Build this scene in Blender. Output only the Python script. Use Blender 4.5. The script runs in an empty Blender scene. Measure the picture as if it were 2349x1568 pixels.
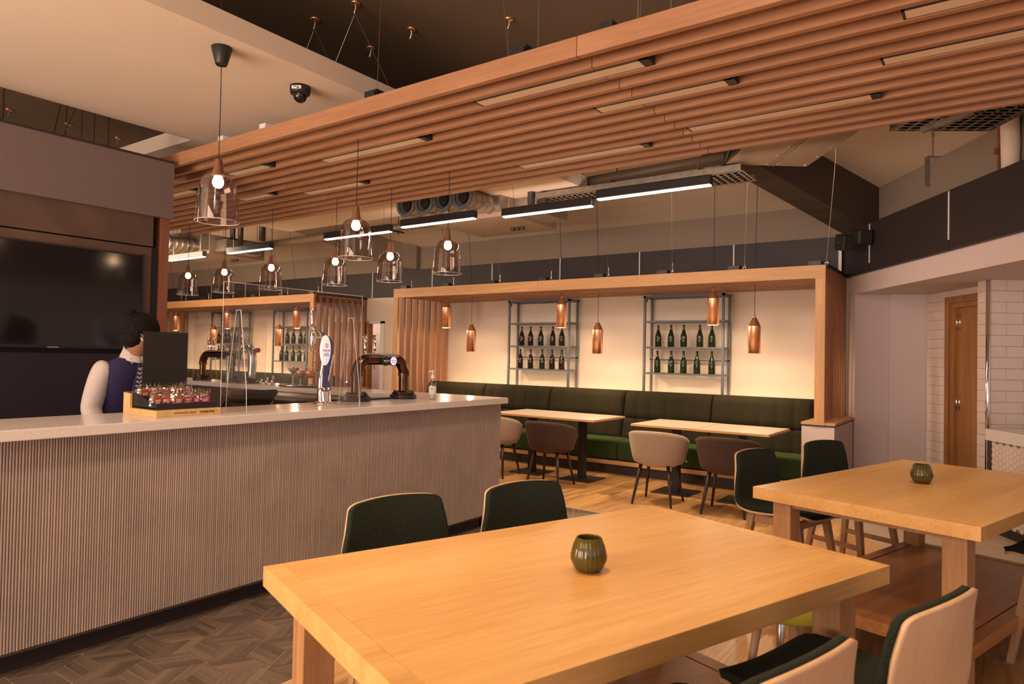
import bpy, bmesh, math, random
import numpy as np
from mathutils import Vector, Matrix
random.seed(7)
PI = math.pi
SC = bpy.context.scene
COL = SC.collection

# ------------------------------------------------------------------ camera
F, PIT, ROL, YAW, CH = 1573.57, .02053, -.019566, .617955, 1.46
_fw = np.array([-math.sin(YAW)*math.cos(PIT), math.cos(YAW)*math.cos(PIT), math.sin(PIT)])
_ri = np.array([math.cos(YAW), math.sin(YAW), 0.])
_dn = -np.cross(_ri, _fw)
_c, _s = math.cos(ROL), math.sin(ROL)
RI, DN = _c*_ri + _s*_dn, -_s*_ri + _c*_dn
cam = bpy.data.cameras.new('camera')
camo = bpy.data.objects.new('camera', cam); COL.objects.link(camo)
m = Matrix([[RI[0], -DN[0], -_fw[0], 0], [RI[1], -DN[1], -_fw[1], 0], [RI[2], -DN[2], -_fw[2], CH], [0, 0, 0, 1]])
camo.matrix_world = m
cam.sensor_width = 36; cam.lens = F/2349*36; cam.clip_start = .05; cam.clip_end = 100
cam.dof.use_dof = True; cam.dof.focus_distance = 6.5; cam.dof.aperture_fstop = 5.0
SC.camera = camo

# ------------------------------------------------------------------ world + lights + exposure
SC.view_settings.view_transform = 'Standard'; SC.view_settings.look = 'None'
SC.view_settings.gamma = 1; SC.view_settings.use_curve_mapping = False
SC.view_settings.exposure = 0.55
SC.cycles.max_bounces = 6; SC.cycles.diffuse_bounces = 3; SC.cycles.glossy_bounces = 3; SC.cycles.transparent_max_bounces = 12
SC.cycles.use_adaptive_sampling = True; SC.cycles.adaptive_threshold = .04; SC.cycles.max_bounces = 5; SC.cycles.diffuse_bounces = 2
w = bpy.data.worlds.new('room_ambient'); SC.world = w; w.use_nodes = True
w.node_tree.nodes['Background'].inputs[0].default_value = (1, .73, .64, 1)
w.node_tree.nodes['Background'].inputs[1].default_value = .36

def area(name, loc, tgt, sx, sy, power, col, spread=PI):
    l = bpy.data.lights.new(name, 'AREA'); l.shape = 'RECTANGLE'; l.size = sx; l.size_y = sy
    l.energy = power; l.color = col; l.spread = spread
    o = bpy.data.objects.new(name, l); COL.objects.link(o); o.location = loc
    d = Vector(tgt)-Vector(loc); o.rotation_euler = d.to_track_quat('-Z', 'Y').to_euler()
    return o
def point(name, loc, power, col, r=.03):
    l = bpy.data.lights.new(name, 'POINT'); l.energy = power; l.color = col; l.shadow_soft_size = r
    o = bpy.data.objects.new(name, l); COL.objects.link(o); o.location = loc
    return o
def spot(name, loc, tgt, power, col, ang, blend=.6, r=.06):
    l = bpy.data.lights.new(name, 'SPOT'); l.energy = power; l.color = col; l.shadow_soft_size = r
    l.spot_size = ang; l.spot_blend = blend
    o = bpy.data.objects.new(name, l); COL.objects.link(o); o.location = loc
    d = Vector(tgt)-Vector(loc); o.rotation_euler = d.to_track_quat('-Z', 'Y').to_euler()
    return o
WARM = (1, .68, .40)
# rows of ceiling spots over the dining tables, and an added low uplight behind the camera
spot('table_spot', (-1.3, 1.6, 2.85), (-1.2, 1.9, .78), 72, WARM, 1.9, .8, .12)
spot('table_spot', (-.6, 2.8, 2.85), (-.9, 2.6, .78), 38, WARM, 1.9, .8, .12)
spot('table_spot', (-.2, 4.6, 2.85), (-.4, 4.6, .78), 40, WARM, 1.7, .8, .12)
spot('walk_spot', (-2.2, 6.2, 2.85), (-2.2, 6.4, 0), 120, WARM, 1.8, .8, .12)
spot('walk_spot', (-4.0, 6.2, 2.85), (-4.0, 6.4, 0), 110, WARM, 1.8, .8, .12)
spot('walk_spot', (.6, 6.2, 2.85), (.4, 6.6, 0.5), 55, (1, .76, .56), 2.0, .8, .12)
spot('aisle_fill', (-2.5, 1.0, 2.9), (-3.2, 1.3, .3), 55, (1, .74, .56), 2.0, .9, .12)  # added fill spots, brighten the grey tiles and the bar front
spot('aisle_fill', (-2.5, 3.4, 2.9), (-3.1, 3.4, .3), 40, (1, .74, .58), 1.9, .9, .12)
area('window_daylight', (3.8, -1.2, 1.5), (-3.4, 3.2, .9), 3.0, 1.6, 22, (.80, .76, 1))
area('uplight_fill', (-4.2, -3.8, 1.1), (-2.8, 4, 3.1), 6.0, 1.8, 330, (1, .77, .64))  # added fill aimed up at raft and slats, stands in for bounce
area('room_lights', (-1.5, -2.0, 3.0), (-1.5, 6, .9), 3.0, 1.5, 60, (1, .72, .50))
area('room_lights', (-11.5, 5.2, 2.8), (-11.5, 8.2, 1.2), 5.0, .6, 90, (1, .72, .5))
area('hall_lights', (-3.6, 5.6, 2.8), (-3.6, 9, 1.4), 5.0, .3, 24, (1, .74, .60))

# ------------------------------------------------------------------ helpers
def ray(px, py):
    return RI*((px-1174.5)/F) + DN*((py-784)/F) + _fw
def at(px, py, ax, v):
    d = ray(px, py); C0 = np.array([0, 0, CH]); i = 'xyz'.index(ax)
    return Vector((C0 + d*((v-C0[i])/d[i])).tolist())

class MB:
    def __init__(s): s.v = []; s.f = []
    def add(s, vs, fs):
        n = len(s.v); s.v += [tuple(v) for v in vs]; s.f += [tuple(i+n for i in f) for f in fs]; return s
    def box(s, x0, x1, y0, y1, z0, z1):
        vs = [(x, y, z) for z in (z0, z1) for y in (y0, y1) for x in (x0, x1)]
        return s.add(vs, [(0, 2, 3, 1), (4, 5, 7, 6), (0, 1, 5, 4), (2, 6, 7, 3), (0, 4, 6, 2), (1, 3, 7, 5)])
    def cbox(s, c, dx, dy, dz, ax=(1, 0, 0), ay=(0, 1, 0)):
        ax = Vector(ax).normalized(); ay = Vector(ay).normalized(); az = ax.cross(ay); c = Vector(c)
        vs = [c+ax*(dx/2*i)+ay*(dy/2*j)+az*(dz/2*k) for k in (-1, 1) for j in (-1, 1) for i in (-1, 1)]
        return s.add(vs, [(0, 2, 3, 1), (4, 5, 7, 6), (0, 1, 5, 4), (2, 6, 7, 3), (0, 4, 6, 2), (1, 3, 7, 5)])
    def prism(s, poly, d):           # poly: 3D points, extruded by vector d
        n = len(poly); d = Vector(d); p = [Vector(q) for q in poly]
        vs = p+[q+d for q in p]
        fs = [tuple(range(n))[::-1], tuple(range(n, 2*n))]+[(i, (i+1) % n, n+(i+1) % n, n+i) for i in range(n)]
        return s.add(vs, fs)
    def tube(s, pts, r, n=8, caps=True, close=False):
        pts = [Vector(p) for p in pts]; rs = r if isinstance(r, (list, tuple)) else [r]*len(pts)
        vs = []; fs = []; up = None
        for i, p in enumerate(pts):
            if i == 0: t = pts[1]-p
            elif i == len(pts)-1: t = p-pts[i-1]
            else: t = (pts[i+1]-p).normalized()+(p-pts[i-1]).normalized()
            t.normalize()
            if up is None: up = Vector((0, 0, 1)) if abs(t.z) < .9 else Vector((1, 0, 0))
            a = t.cross(up).normalized(); b = t.cross(a).normalized(); up = -b if (-b).dot(up) > 0 else b
            a = t.cross(up).normalized(); b = a.cross(t).normalized()
            for k in range(n):
                an = 2*PI*k/n; vs.append(p+(a*math.cos(an)+b*math.sin(an))*rs[i])
        m_ = len(pts)
        for i in range(m_-1):
            for k in range(n):
                fs.append((i*n+k, i*n+(k+1) % n, (i+1)*n+(k+1) % n, (i+1)*n+k))
        if caps: fs.append(tuple(range(n))[::-1]); fs.append(tuple((m_-1)*n+k for k in range(n)))
        return s.add(vs, fs)
    def lathe(s, prof, c=(0, 0, 0), n=24, caps=True, axis='z', flute=0):
        vs = []; fs = []; c = Vector(c)
        for j, (r, z) in enumerate(prof):
            for k in range(n):
                a = 2*PI*k/n; rr = r*(1-flute*(.5+.5*math.cos(a*n/4))) if flute else r
                q = Vector((rr*math.cos(a), rr*math.sin(a), z))
                if axis == 'y': q = Vector((q.x, -q.z, q.y))
                if axis == 'x': q = Vector((q.z, q.x, q.y))
                vs.append(c+q)
        for j in range(len(prof)-1):
            for k in range(n): fs.append((j*n+k, j*n+(k+1) % n, (j+1)*n+(k+1) % n, (j+1)*n+k))
        if caps:
            fs.append(tuple(range(n))[::-1]); fs.append(tuple((len(prof)-1)*n+k for k in range(n)))
        return s.add(vs, fs)
    def grid(s, P):                  # P[i][j] points
        a, b = len(P), len(P[0]); vs = [q for row in P for q in row]
        return s.add(vs, [(i*b+j, i*b+j+1, (i+1)*b+j+1, (i+1)*b+j) for i in range(a-1) for j in range(b-1)])
    def mesh(s, name, mt, smooth=False):
        me = bpy.data.meshes.new(name); me.from_pydata(s.v, [], s.f); me.update()
        bm = bmesh.new(); bm.from_mesh(me); bmesh.ops.recalc_face_normals(bm, faces=bm.faces)
        bm.to_mesh(me); bm.free()
        if mt: me.materials.append(mt)
        if smooth: me.polygons.foreach_set('use_smooth', [True]*len(me.polygons))
        return me

def link(name, me, parent=None, world=False, loc=None):
    o = bpy.data.objects.new(name, me); COL.objects.link(o)
    if parent is not None:
        o.parent = parent
        if world:
            M = Matrix.LocRotScale(parent.location, parent.rotation_euler, None).inverted()
            if parent.parent:
                g = parent.parent
                M = M @ Matrix.LocRotScale(g.location, g.rotation_euler, None).inverted()
            o.matrix_local = M
    if loc is not None: o.location = loc
    return o
def part(name, mb, mt, parent, world=False, smooth=False, bevel=0, seg=2, label=None, loc=None, sub=0, solid=None):
    o = link(name, mb.mesh(name, mt, smooth) if isinstance(mb, MB) else mb, parent, world, loc)
    if solid: k = o.modifiers.new('s', 'SOLIDIFY'); k.thickness = solid; k.offset = 0
    if bevel: k = o.modifiers.new('b', 'BEVEL'); k.width = bevel; k.segments = seg; k.limit_method = 'ANGLE'
    if sub: k = o.modifiers.new('u', 'SUBSURF'); k.levels = sub; k.render_levels = sub
    if label: o['label'] = label
    return o
def tag(o, label, cat, group=None):
    o['label'] = label; o['category'] = cat
    if group: o['group'] = group
    return o
def thing(name, label, cat, loc=(0, 0, 0), rz=0, group=None):
    o = bpy.data.objects.new(name, None); COL.objects.link(o); o.location = loc; o.rotation_euler = (0, 0, rz)
    o.empty_display_size = .05
    return tag(o, label, cat, group)
def struct(name, mb, mt, smooth=False, bevel=0, loc=None):
    o = part(name, mb, mt, None, smooth=smooth, bevel=bevel, loc=loc); o['kind'] = 'structure'; return o
def dup(root, loc, rz, label, group=None):
    r = root.copy(); COL.objects.link(r); r.location = loc; r.rotation_euler = (0, 0, rz); r['label'] = label
    if group: r['group'] = group
    for ch in list(root.children):
        c = ch.copy(); COL.objects.link(c); c.parent = r
        for g in list(ch.children):
            d = g.copy(); COL.objects.link(d); d.parent = c
    return r
ORD = ['first', 'second', 'third', 'fourth', 'fifth', 'sixth', 'seventh', 'eighth', 'ninth']

# ------------------------------------------------------------------ materials
def nmat(name):
    mt = bpy.data.materials.new(name); mt.use_nodes = True
    nt = mt.node_tree; b = nt.nodes['Principled BSDF']; return mt, nt, b
def mix(c, k): return tuple(min(1, x*k) for x in c)
def plain(name, col, rough=.5, metal=0, var=0, scale=8, bump=0, spec=.5):
    mt, nt, b = nmat(name); b.inputs['Roughness'].default_value = rough; b.inputs['Metallic'].default_value = metal
    b.inputs['Specular IOR Level'].default_value = spec
    b.inputs['Base Color'].default_value = (*col, 1)
    if var or bump:
        tc = nt.nodes.new('ShaderNodeTexCoord'); n = nt.nodes.new('ShaderNodeTexNoise')
        n.inputs['Scale'].default_value = scale; n.inputs['Detail'].default_value = 4
        nt.links.new(tc.outputs['Object'], n.inputs['Vector'])
        if var:
            r = nt.nodes.new('ShaderNodeValToRGB'); r.color_ramp.elements[0].position = .3; r.color_ramp.elements[1].position = .7
            r.color_ramp.elements[0].color = (*mix(col, 1-var), 1); r.color_ramp.elements[1].color = (*mix(col, 1+var), 1)
            nt.links.new(n.outputs[0], r.inputs[0]); nt.links.new(r.outputs[0], b.inputs['Base Color'])
        if bump:
            bp = nt.nodes.new('ShaderNodeBump'); bp.inputs['Strength'].default_value = bump; bp.inputs['Distance'].default_value = .01
            nt.links.new(n.outputs[0], bp.inputs['Height']); nt.links.new(bp.outputs[0], b.inputs['Normal'])
    return mt
def wood(name, c1, c2, axis='x', rough=.45, fine=60, rand=.25, coarse=1.0, knots=True, rz=0):
    mt, nt, b = nmat(name); L = nt.links; N_ = nt.nodes.new
    b.inputs['Roughness'].default_value = rough
    tc = N_('ShaderNodeTexCoord'); mp = N_('ShaderNodeMapping'); oi = N_('ShaderNodeObjectInfo')
    src = tc.outputs['Object']
    if rz:
        m0 = N_('ShaderNodeMapping'); m0.inputs['Rotation'].default_value = (0, 0, rz); L.new(src, m0.inputs[0]); src = m0.outputs[0]
    sc = {'x': (.06, 1, 1), 'y': (1, .06, 1), 'z': (1, 1, .06)}[axis]
    mp.inputs['Scale'].default_value = sc
    off = N_('ShaderNodeVectorMath'); off.operation = 'ADD'
    mul = N_('ShaderNodeMath'); mul.operation = 'MULTIPLY'; mul.inputs[1].default_value = 37
    L.new(oi.outputs['Random'], mul.inputs[0]); L.new(mul.outputs[0], off.inputs[1])
    L.new(src, off.inputs[0]); L.new(off.outputs[0], mp.inputs[0])
    n1 = N_('ShaderNodeTexNoise'); n1.inputs['Scale'].default_value = fine; n1.inputs['Detail'].default_value = 5; n1.inputs['Distortion'].default_value = .3
    n2 = N_('ShaderNodeTexNoise'); n2.inputs['Scale'].default_value = 7*coarse; n2.inputs['Detail'].default_value = 3; n2.inputs['Distortion'].default_value = 1.2
    L.new(mp.outputs[0], n1.inputs['Vector']); L.new(mp.outputs[0], n2.inputs['Vector'])
    mx = N_('ShaderNodeMix'); mx.data_type = 'FLOAT'; mx.inputs[0].default_value = .55
    L.new(n1.outputs[0], mx.inputs[2]); L.new(n2.outputs[0], mx.inputs[3])
    r = N_('ShaderNodeValToRGB'); r.color_ramp.elements[0].position = .34; r.color_ramp.elements[1].position = .66
    r.color_ramp.elements[0].color = (*c2, 1); r.color_ramp.elements[1].color = (*c1, 1)
    L.new(mx.outputs[0], r.inputs[0])
    hv = N_('ShaderNodeHueSaturation'); L.new(r.outputs[0], hv.inputs['Color'])
    mr = N_('ShaderNodeMapRange'); mr.inputs['To Min'].default_value = 1-rand; mr.inputs['To Max'].default_value = 1+rand
    L.new(oi.outputs['Random'], mr.inputs[0]); L.new(mr.outputs[0], hv.inputs['Value'])
    L.new(hv.outputs[0], b.inputs['Base Color'])
    bp = N_('ShaderNodeBump'); bp.inputs['Strength'].default_value = .06; bp.inputs['Distance'].default_value = .003
    L.new(n1.outputs[0], bp.inputs['Height']); L.new(bp.outputs[0], b.inputs['Normal'])
    return mt
def glass(name, tint, gloss=.12, rough=.02, face=.55):
    mt, nt, b = nmat(name); nt.nodes.remove(b); L = nt.links; N_ = nt.nodes.new
    out = nt.nodes['Material Output']; t = N_('ShaderNodeBsdfTransparent'); t.inputs[0].default_value = (*tint, 1)
    g = N_('ShaderNodeBsdfGlossy'); g.inputs['Roughness'].default_value = rough
    lw = N_('ShaderNodeLayerWeight'); lw.inputs[0].default_value = .35
    ma = N_('ShaderNodeMath'); ma.operation = 'MULTIPLY_ADD'; ma.inputs[1].default_value = face; ma.inputs[2].default_value = gloss*.3
    L.new(lw.outputs['Facing'], ma.inputs[0]); mx = N_('ShaderNodeMixShader')
    L.new(ma.outputs[0], mx.inputs[0]); L.new(t.outputs[0], mx.inputs[1]); L.new(g.outputs[0], mx.inputs[2]); L.new(mx.outputs[0], out.inputs[0])
    return mt
def emit(name, col, st):
    mt, nt, b = nmat(name); b.inputs['Base Color'].default_value = (*col, 1)
    b.inputs['Emission Color'].default_value = (*col, 1); b.inputs['Emission Strength'].default_value = st; return mt
def fabric(name, c, k=.35, scale=260, rib=None):
    mt, nt, b = nmat(name); L = nt.links; N_ = nt.nodes.new; b.inputs['Roughness'].default_value = .9
    b.inputs['Specular IOR Level'].default_value = .15
    b.inputs['Sheen Weight'].default_value = .25; b.inputs['Sheen Roughness'].default_value = .5; b.inputs['Sheen Tint'].default_value = (*mix(c, 4), 1)
    tc = N_('ShaderNodeTexCoord'); n = N_('ShaderNodeTexNoise'); n.inputs['Scale'].default_value = scale; n.inputs['Detail'].default_value = 3
    L.new(tc.outputs['Object'], n.inputs['Vector']); r = N_('ShaderNodeValToRGB')
    r.color_ramp.elements[0].position = .35; r.color_ramp.elements[1].position = .65
    r.color_ramp.elements[0].color = (*mix(c, 1-k), 1); r.color_ramp.elements[1].color = (*mix(c, 1+k), 1)
    L.new(n.outputs[0], r.inputs[0]); L.new(r.outputs[0], b.inputs['Base Color'])
    h = n.outputs[0]
    if rib:
        wv = N_('ShaderNodeTexWave'); wv.inputs['Scale'].default_value = rib; wv.bands_direction = 'DIAGONAL'; L.new(tc.outputs['Object'], wv.inputs['Vector']); h = wv.outputs[1]
    bp = N_('ShaderNodeBump'); bp.inputs['Strength'].default_value = .35; bp.inputs['Distance'].default_value = .002
    L.new(h, bp.inputs['Height']); L.new(bp.outputs[0], b.inputs['Normal'])
    return mt
def quartz(name):
    mt, nt, b = nmat(name); L = nt.links; N_ = nt.nodes.new; b.inputs['Roughness'].default_value = .18
    tc = N_('ShaderNodeTexCoord'); v = N_('ShaderNodeTexVoronoi'); v.inputs['Scale'].default_value = 110
    L.new(tc.outputs['Object'], v.inputs['Vector']); r = N_('ShaderNodeValToRGB')
    r.color_ramp.elements[0].position = .10; r.color_ramp.elements[1].position = .2
    r.color_ramp.elements[0].color = (.40, .31, .22, 1); r.color_ramp.elements[1].color = (.80, .72, .64, 1)
    L.new(v.outputs[0], r.inputs[0]); L.new(r.outputs[0], b.inputs['Base Color']); return mt

M = {}
M['oak_top'] = wood('oak_top', (.80, .47, .165), (.62, .32, .09), 'x', .38, 70, .03, .8)
M['oak_leg'] = wood('oak_leg', (.55, .30, .13), (.38, .18, .07), 'z', .45, 70, .10)
M['oak_shelf'] = wood('oak_shelf', (.50, .23, .08), (.34, .14, .045), 'x', .4, 60, .03)
M['slat'] = wood('slat_wood', (.50, .255, .13), (.36, .165, .075), 'x', .5, 55, .06, .7)
M['booth'] = wood('booth_wood_x', (.66, .37, .15), (.52, .26, .095), 'x', .5, 60, .05)
M['slat_z'] = wood('slat_wood_z', (.46, .22, .10), (.30, .13, .055), 'z', .5, 55, .20, .7)
M['booth_z'] = wood('booth_wood_z', (.66, .37, .15), (.52, .26, .095), 'z', .5, 60, .07)
M['floorwood'] = wood('floor_wood', (.70, .41, .16), (.34, .16, .055), 'y', .35, 40, .22, .9)
M['tileplank'] = wood('grey_tile', (.215, .155, .112), (.085, .060, .044), 'x', .4, 40, .22, 1.5)
M['grout'] = plain('grout', (.60, .43, .28), .9)
M['ply'] = wood('pale_ply', (.78, .52, .30), (.68, .42, .22), 'z', .4, 50, .02)
M['chairleg'] = wood('chair_leg_oak', (.52, .31, .16), (.40, .22, .10), 'z', .5, 70, .05)
M['green'] = fabric('dark_green_fabric', (.020, .024, .016), .5, 300, 90)
M['bench'] = fabric('olive_bench_fabric', (.032, .027, .013), .3, 250)
M['seatgreen'] = fabric('green_leatherette', (.040, .070, .022), .12, 40)
M['tubpale'] = fabric('taupe_fabric', (.42, .31, .23), .1, 300)
M['tubbrown'] = fabric('brown_fabric', (.075, .046, .036), .3, 300)
M['darkleg'] = plain('dark_stained_leg', (.035, .02, .014), .4)
M['black'] = plain('black_metal', (.018, .015, .014), .45)
M['blackgloss'] = plain('black_gloss', (.012, .01, .01), .12)
M['plum'] = plain('plum_paint', (.028, .019, .020), .55, var=.1, scale=3)
M['plumpanel'] = plain('mauve_laminate', (.175, .128, .122), .5, var=.06, scale=40)
M['brownpanel'] = plain('brown_laminate', (.120, .070, .045), .45, var=.25, scale=2.5)
M['navyp'] = plain('navy_panel', (.022, .014, .024), .5)
M['slopepaint'] = plain('ceiling_cream_paint', (.60, .49, .37), .85)
M['cream'] = plain('cream_paint', (.76, .63, .50), .8, var=.02, scale=2)
M['pale'] = plain('pale_wall_paint', (.70, .58, .54), .8, var=.02, scale=2)
M['raft'] = plain('raft_white_paint', (.86, .72, .56), .8)
M['greyband'] = plain('grey_ceiling_paint', (.27, .21, .15), .85)
M['beampaint'] = plain('dark_brown_cladding', (.060, .038, .026), .7)
M['darkceil'] = plain('dark_ceiling_paint', (.20, .14, .085), .9, var=.1, scale=1)
M['quartz'] = quartz('quartz')
M['reed'] = plain('reeded_cladding', (.43, .33, .265), .5, var=.08, scale=5, bump=.1)
M['reedback'] = plain('reeded_groove', (.10, .065, .05), .8)
M['tile'] = plain('white_wall_tile', (.76, .62, .53), .22, var=.04, scale=6)
M['tilegrout'] = plain('tile_grout', (.25, .2, .17), .9)
M['floortile'] = plain('pale_floor_tile', (.48, .37, .28), .5, var=.08, scale=14)
M['steel'] = plain('brushed_steel', (.62, .60, .58), .3, 1)
M['chrome'] = plain('chrome', (.85, .83, .8), .08, 1)
M['galv'] = plain('galvanised', (.36, .31, .25), .4, .8, var=.2, scale=12)
M['copper'] = plain('copper', (.92, .50, .30), .38, 1, var=.06, scale=10)
M['bronze'] = plain('dark_bronze', (.13, .065, .042), .24, 1, var=.5, scale=9)
M['greymetal'] = plain('blue_grey_metal', (.12, .14, .155), .45)
M['bottle'] = plain('dark_green_bottle', (.012, .022, .006), .08)
M['bottleb'] = plain('dark_brown_bottle', (.018, .009, .006), .08)
M['shade'] = glass('smoked_pendant_glass', (.76, .66, .60), .34)
M['acrylic'] = glass('clear_acrylic', (.97, .95, .93), .06, face=.16)
M['acredge'] = plain('acrylic_edge', (.75, .66, .58), .15)
M['clear'] = glass('clear_glass', (.93, .92, .9), .3)
M['film'] = glass('clear_wrapper', (.85, .8, .75), .9, .1)
M['bulb'] = emit('warm_bulb', (1, .72, .42), 30)
M['bulb'].cycles.emission_sampling = 'NONE'
M['tubelight'] = emit('cool_led', (1, .93, .80), 14)
M['led'] = emit('warm_led_strip', (1, .70, .42), 7)
M['offlens'] = plain('unlit_diffuser', (.85, .66, .46), .5)
M['duct'] = plain('duct_panel', (.30, .22, .15), .5, .3)
M['white'] = plain('white_plastic', (.8, .76, .72), .4)
M['walnut'] = wood('walnut_trim', (.30, .11, .055), (.19, .06, .03), 'z', .4, 60, .03)
M['doorwood'] = wood('oak_door', (.42, .19, .06), (.27, .105, .03), 'z', .4, 55, .04)
M['capwood'] = wood('lamp_walnut', (.30, .14, .08), (.18, .08, .04), 'z', .4, 80, .03)
M['cord'] = plain('black_cord', (.012, .01, .01), .7)
M['wire'] = plain('steel_wire', (.55, .5, .45), .35, 1)
M['votive'] = plain('olive_glass', (.085, .065, .012), .12, var=.2, scale=30)

# ------------------------------------------------------------------ layout constants
D = Vector((-.537, .843, 0)); Nn = Vector((.843, .537, 0))
def DN_(d, n, z): return D*d+Nn*n+Vector((0, 0, z))
YB = 9.0

# ================================================================== FLOOR
fl = struct('floor', MB().box(-19, 6, -4, 12, -.06, -.0022), M['grout'])
# timber planks (parts)
def clip_poly(poly, keep):
    out = []
    for i in range(len(poly)):
        a, b = poly[i], poly[(i+1) % len(poly)]; ka, kb = keep(a), keep(b)
        if ka >= 0: out.append(a)
        if (ka >= 0) != (kb >= 0):
            t = ka/(ka-kb); out.append((a[0]+(b[0]-a[0])*t, a[1]+(b[1]-a[1])*t))
    return out
def piece(name, poly, z0, z1, mt, parent, rz=0, ctr=None):
    if len(poly) < 3: return None
    a = abs(sum(poly[i][0]*poly[(i+1) % len(poly)][1]-poly[(i+1) % len(poly)][0]*poly[i][1] for i in range(len(poly))))/2
    if a < 2e-4: return None
    if ctr is None: ctr = (sum(p[0] for p in poly)/len(poly), sum(p[1] for p in poly)/len(poly))
    c, s_ = math.cos(-rz), math.sin(-rz)
    loc = [((p[0]-ctr[0])*c-(p[1]-ctr[1])*s_, (p[0]-ctr[0])*s_+(p[1]-ctr[1])*c) for p in poly]
    mb = MB().prism([(p[0], p[1], z0) for p in loc], (0, 0, z1-z0))
    o = link(name, mb.mesh(name, mt), parent); o.location = (ctr[0], ctr[1], 0); o.rotation_euler = (0, 0, rz)
    return o
random.seed(3)
wstuff = MB()
def woodregion(x0, x1, y0, y1, near=True):
    W, LN = .19, 1.25; nx = int(round((x1-x0)/W))
    for i in range(nx):
        a = x0+i*(x1-x0)/nx; b = a+(x1-x0)/nx; y = y0-random.random()*LN
        while y < y1:
            p = [(a+.0008, max(y, y0)+.0008), (b-.0008, max(y, y0)+.0008), (b-.0008, min(y+LN, y1)-.0008), (a+.0008, min(y+LN, y1)-.0008)]
            y += LN
            if p[2][1]-p[0][1] < .02: continue
            p = clip_poly(p, lambda q: 2.69-(q[0]*Nn.x+q[1]*Nn.y))
            if len(p) < 3: continue
            if near: piece('plank', p, -.012, 0, M['floorwood'], fl)
            else: wstuff.prism([(q[0], q[1], -.012) for q in p], (0, 0, .012))
woodregion(-2.56, 3.6, .4, 5.82)
woodregion(-6.0, .6, 5.83, 7.86)
woodregion(-16, -6.0, 5.83, 12, False)
woodregion(-2.56, 3.6, -3, .4, False)
o = part('plank', wstuff, M['floorwood'], fl); o['kind'] = 'stuff'
# grey herringbone-cube tile planks
s_ = .178; u2 = (s_, 0); u3 = (s_*.5, s_*.866); wv = (s_*.5, -s_*.866)
e0 = (-3.022, 2.137); cnt = 0; tst = MB(); T1 = (1.5*s_, -.866*s_); T2 = (0, 1.732*s_)
def tl(base, A, B, near):       # rhombus base + A,B ; planks run along A, stacked along B
    global cnt
    rz = math.atan2(A[1], A[0])
    for k in range(3):
        f0, f1 = k/3, (k+1)/3; g = .0022/s_
        q = [(base[0]+A[0]*a+B[0]*b, base[1]+A[1]*a+B[1]*b) for a, b in ((g, f0+g), (1-g, f0+g), (1-g, f1-g), (g, f1-g))]
        for kp in (lambda p: p[0]+3.64, lambda p: -2.575-p[0], lambda p: 5.80-p[1], lambda p: p[1]+.5):
            q = clip_poly(q, kp)
            if len(q) < 3: break
        if len(q) < 3: continue
        if near and cnt < 290:
            if piece('tile', q, -.010, 0, M['tileplank'], fl, rz, base): cnt += 1
        else: tst.prism([(p[0], p[1], -.010) for p in q], (0, 0, .010))
cells = []
for i in range(-6, 8):
    for j in range(-30, 30):
        e = (e0[0]+i*T1[0]+j*T2[0], e0[1]+i*T1[1]+j*T2[1])
        if -4.2 < e[0] < -2.2 and -.8 < e[1] < 6.2: cells.append(e)
cells.sort(key=lambda e: abs(e[1]-2.1))
for e in cells:
    near = .95 < e[1] < 3.4
    tl((e[0]-wv[0], e[1]-wv[1]), wv, u3, near)
    tl(e, u3, u2, near)
    tl(e, u2, wv, near)
o = part('tile', tst, M['tileplank'], fl); o['kind'] = 'stuff'
# pale tiles right of the diagonal line
for i in range(-2, 8):
    for j in range(5):
        for k in range(1):
            d0 = 2.6+i*.62+(j % 2)*.31; n0 = 2.70+j*.31
            q = [DN_(d0+.0015, n0+.0015, 0), DN_(d0+.6185, n0+.0015, 0), DN_(d0+.6185, n0+.3085, 0), DN_(d0+.0015, n0+.3085, 0)]
            q = [(p.x, p.y) for p in q]
            piece('tile', q, -.012, 0, M['floortile'], fl)
far = MB()
far.prism([DN_(6.32+.3, 2.70, -.012), DN_(6.32+.3, 4.4, -.012), DN_(8.3, 4.4, -.012), DN_(8.3, 2.7, -.012)], (0, 0, .012))
far.prism([DN_(-2, 2.70, -.012), DN_(-2, 4.4, -.012), DN_(1.3, 4.4, -.012), DN_(1.3, 2.7, -.012)], (0, 0, .012))
part('tile_field', far, M['floortile'], fl)

# ================================================================== WALLS
wb = struct('wall_back', MB().box(-9.30, -1.35, YB, YB+.1, 0, 3.36).box(-19, -10.66, YB, YB+.1, 0, 3.36).box(-10.66, -9.30, YB, YB+.1, 2.06, 3.36), M['cream'])
# dark band panels with pale joint strips
jx = [-18.9, -17.6, -16.3, -15.0, -13.65, -12.35, -11.05, -9.6, -8.1, -6.79, -5.487, -4.169, -2.835, -1.56]
for a, b in zip(jx[:-1], jx[1:]):
    part('panel', MB().box(a+.008, b-.008, YB-.05, YB, 2.50, 2.97), M['plum'], wb)
    part('joint_strip', MB().box(b-.008, b+.008, YB-.053, YB, 2.5, 2.97), M['white'], wb)
NB = 3.575
wr = struct('wall_right', MB().prism([DN_(8.27, NB, 2.26), DN_(8.27, NB+.15, 2.26), DN_(2.2, NB+.15, 2.26), DN_(2.2, NB, 2.26)], (0, 0, .22)), M['pale'])
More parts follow.
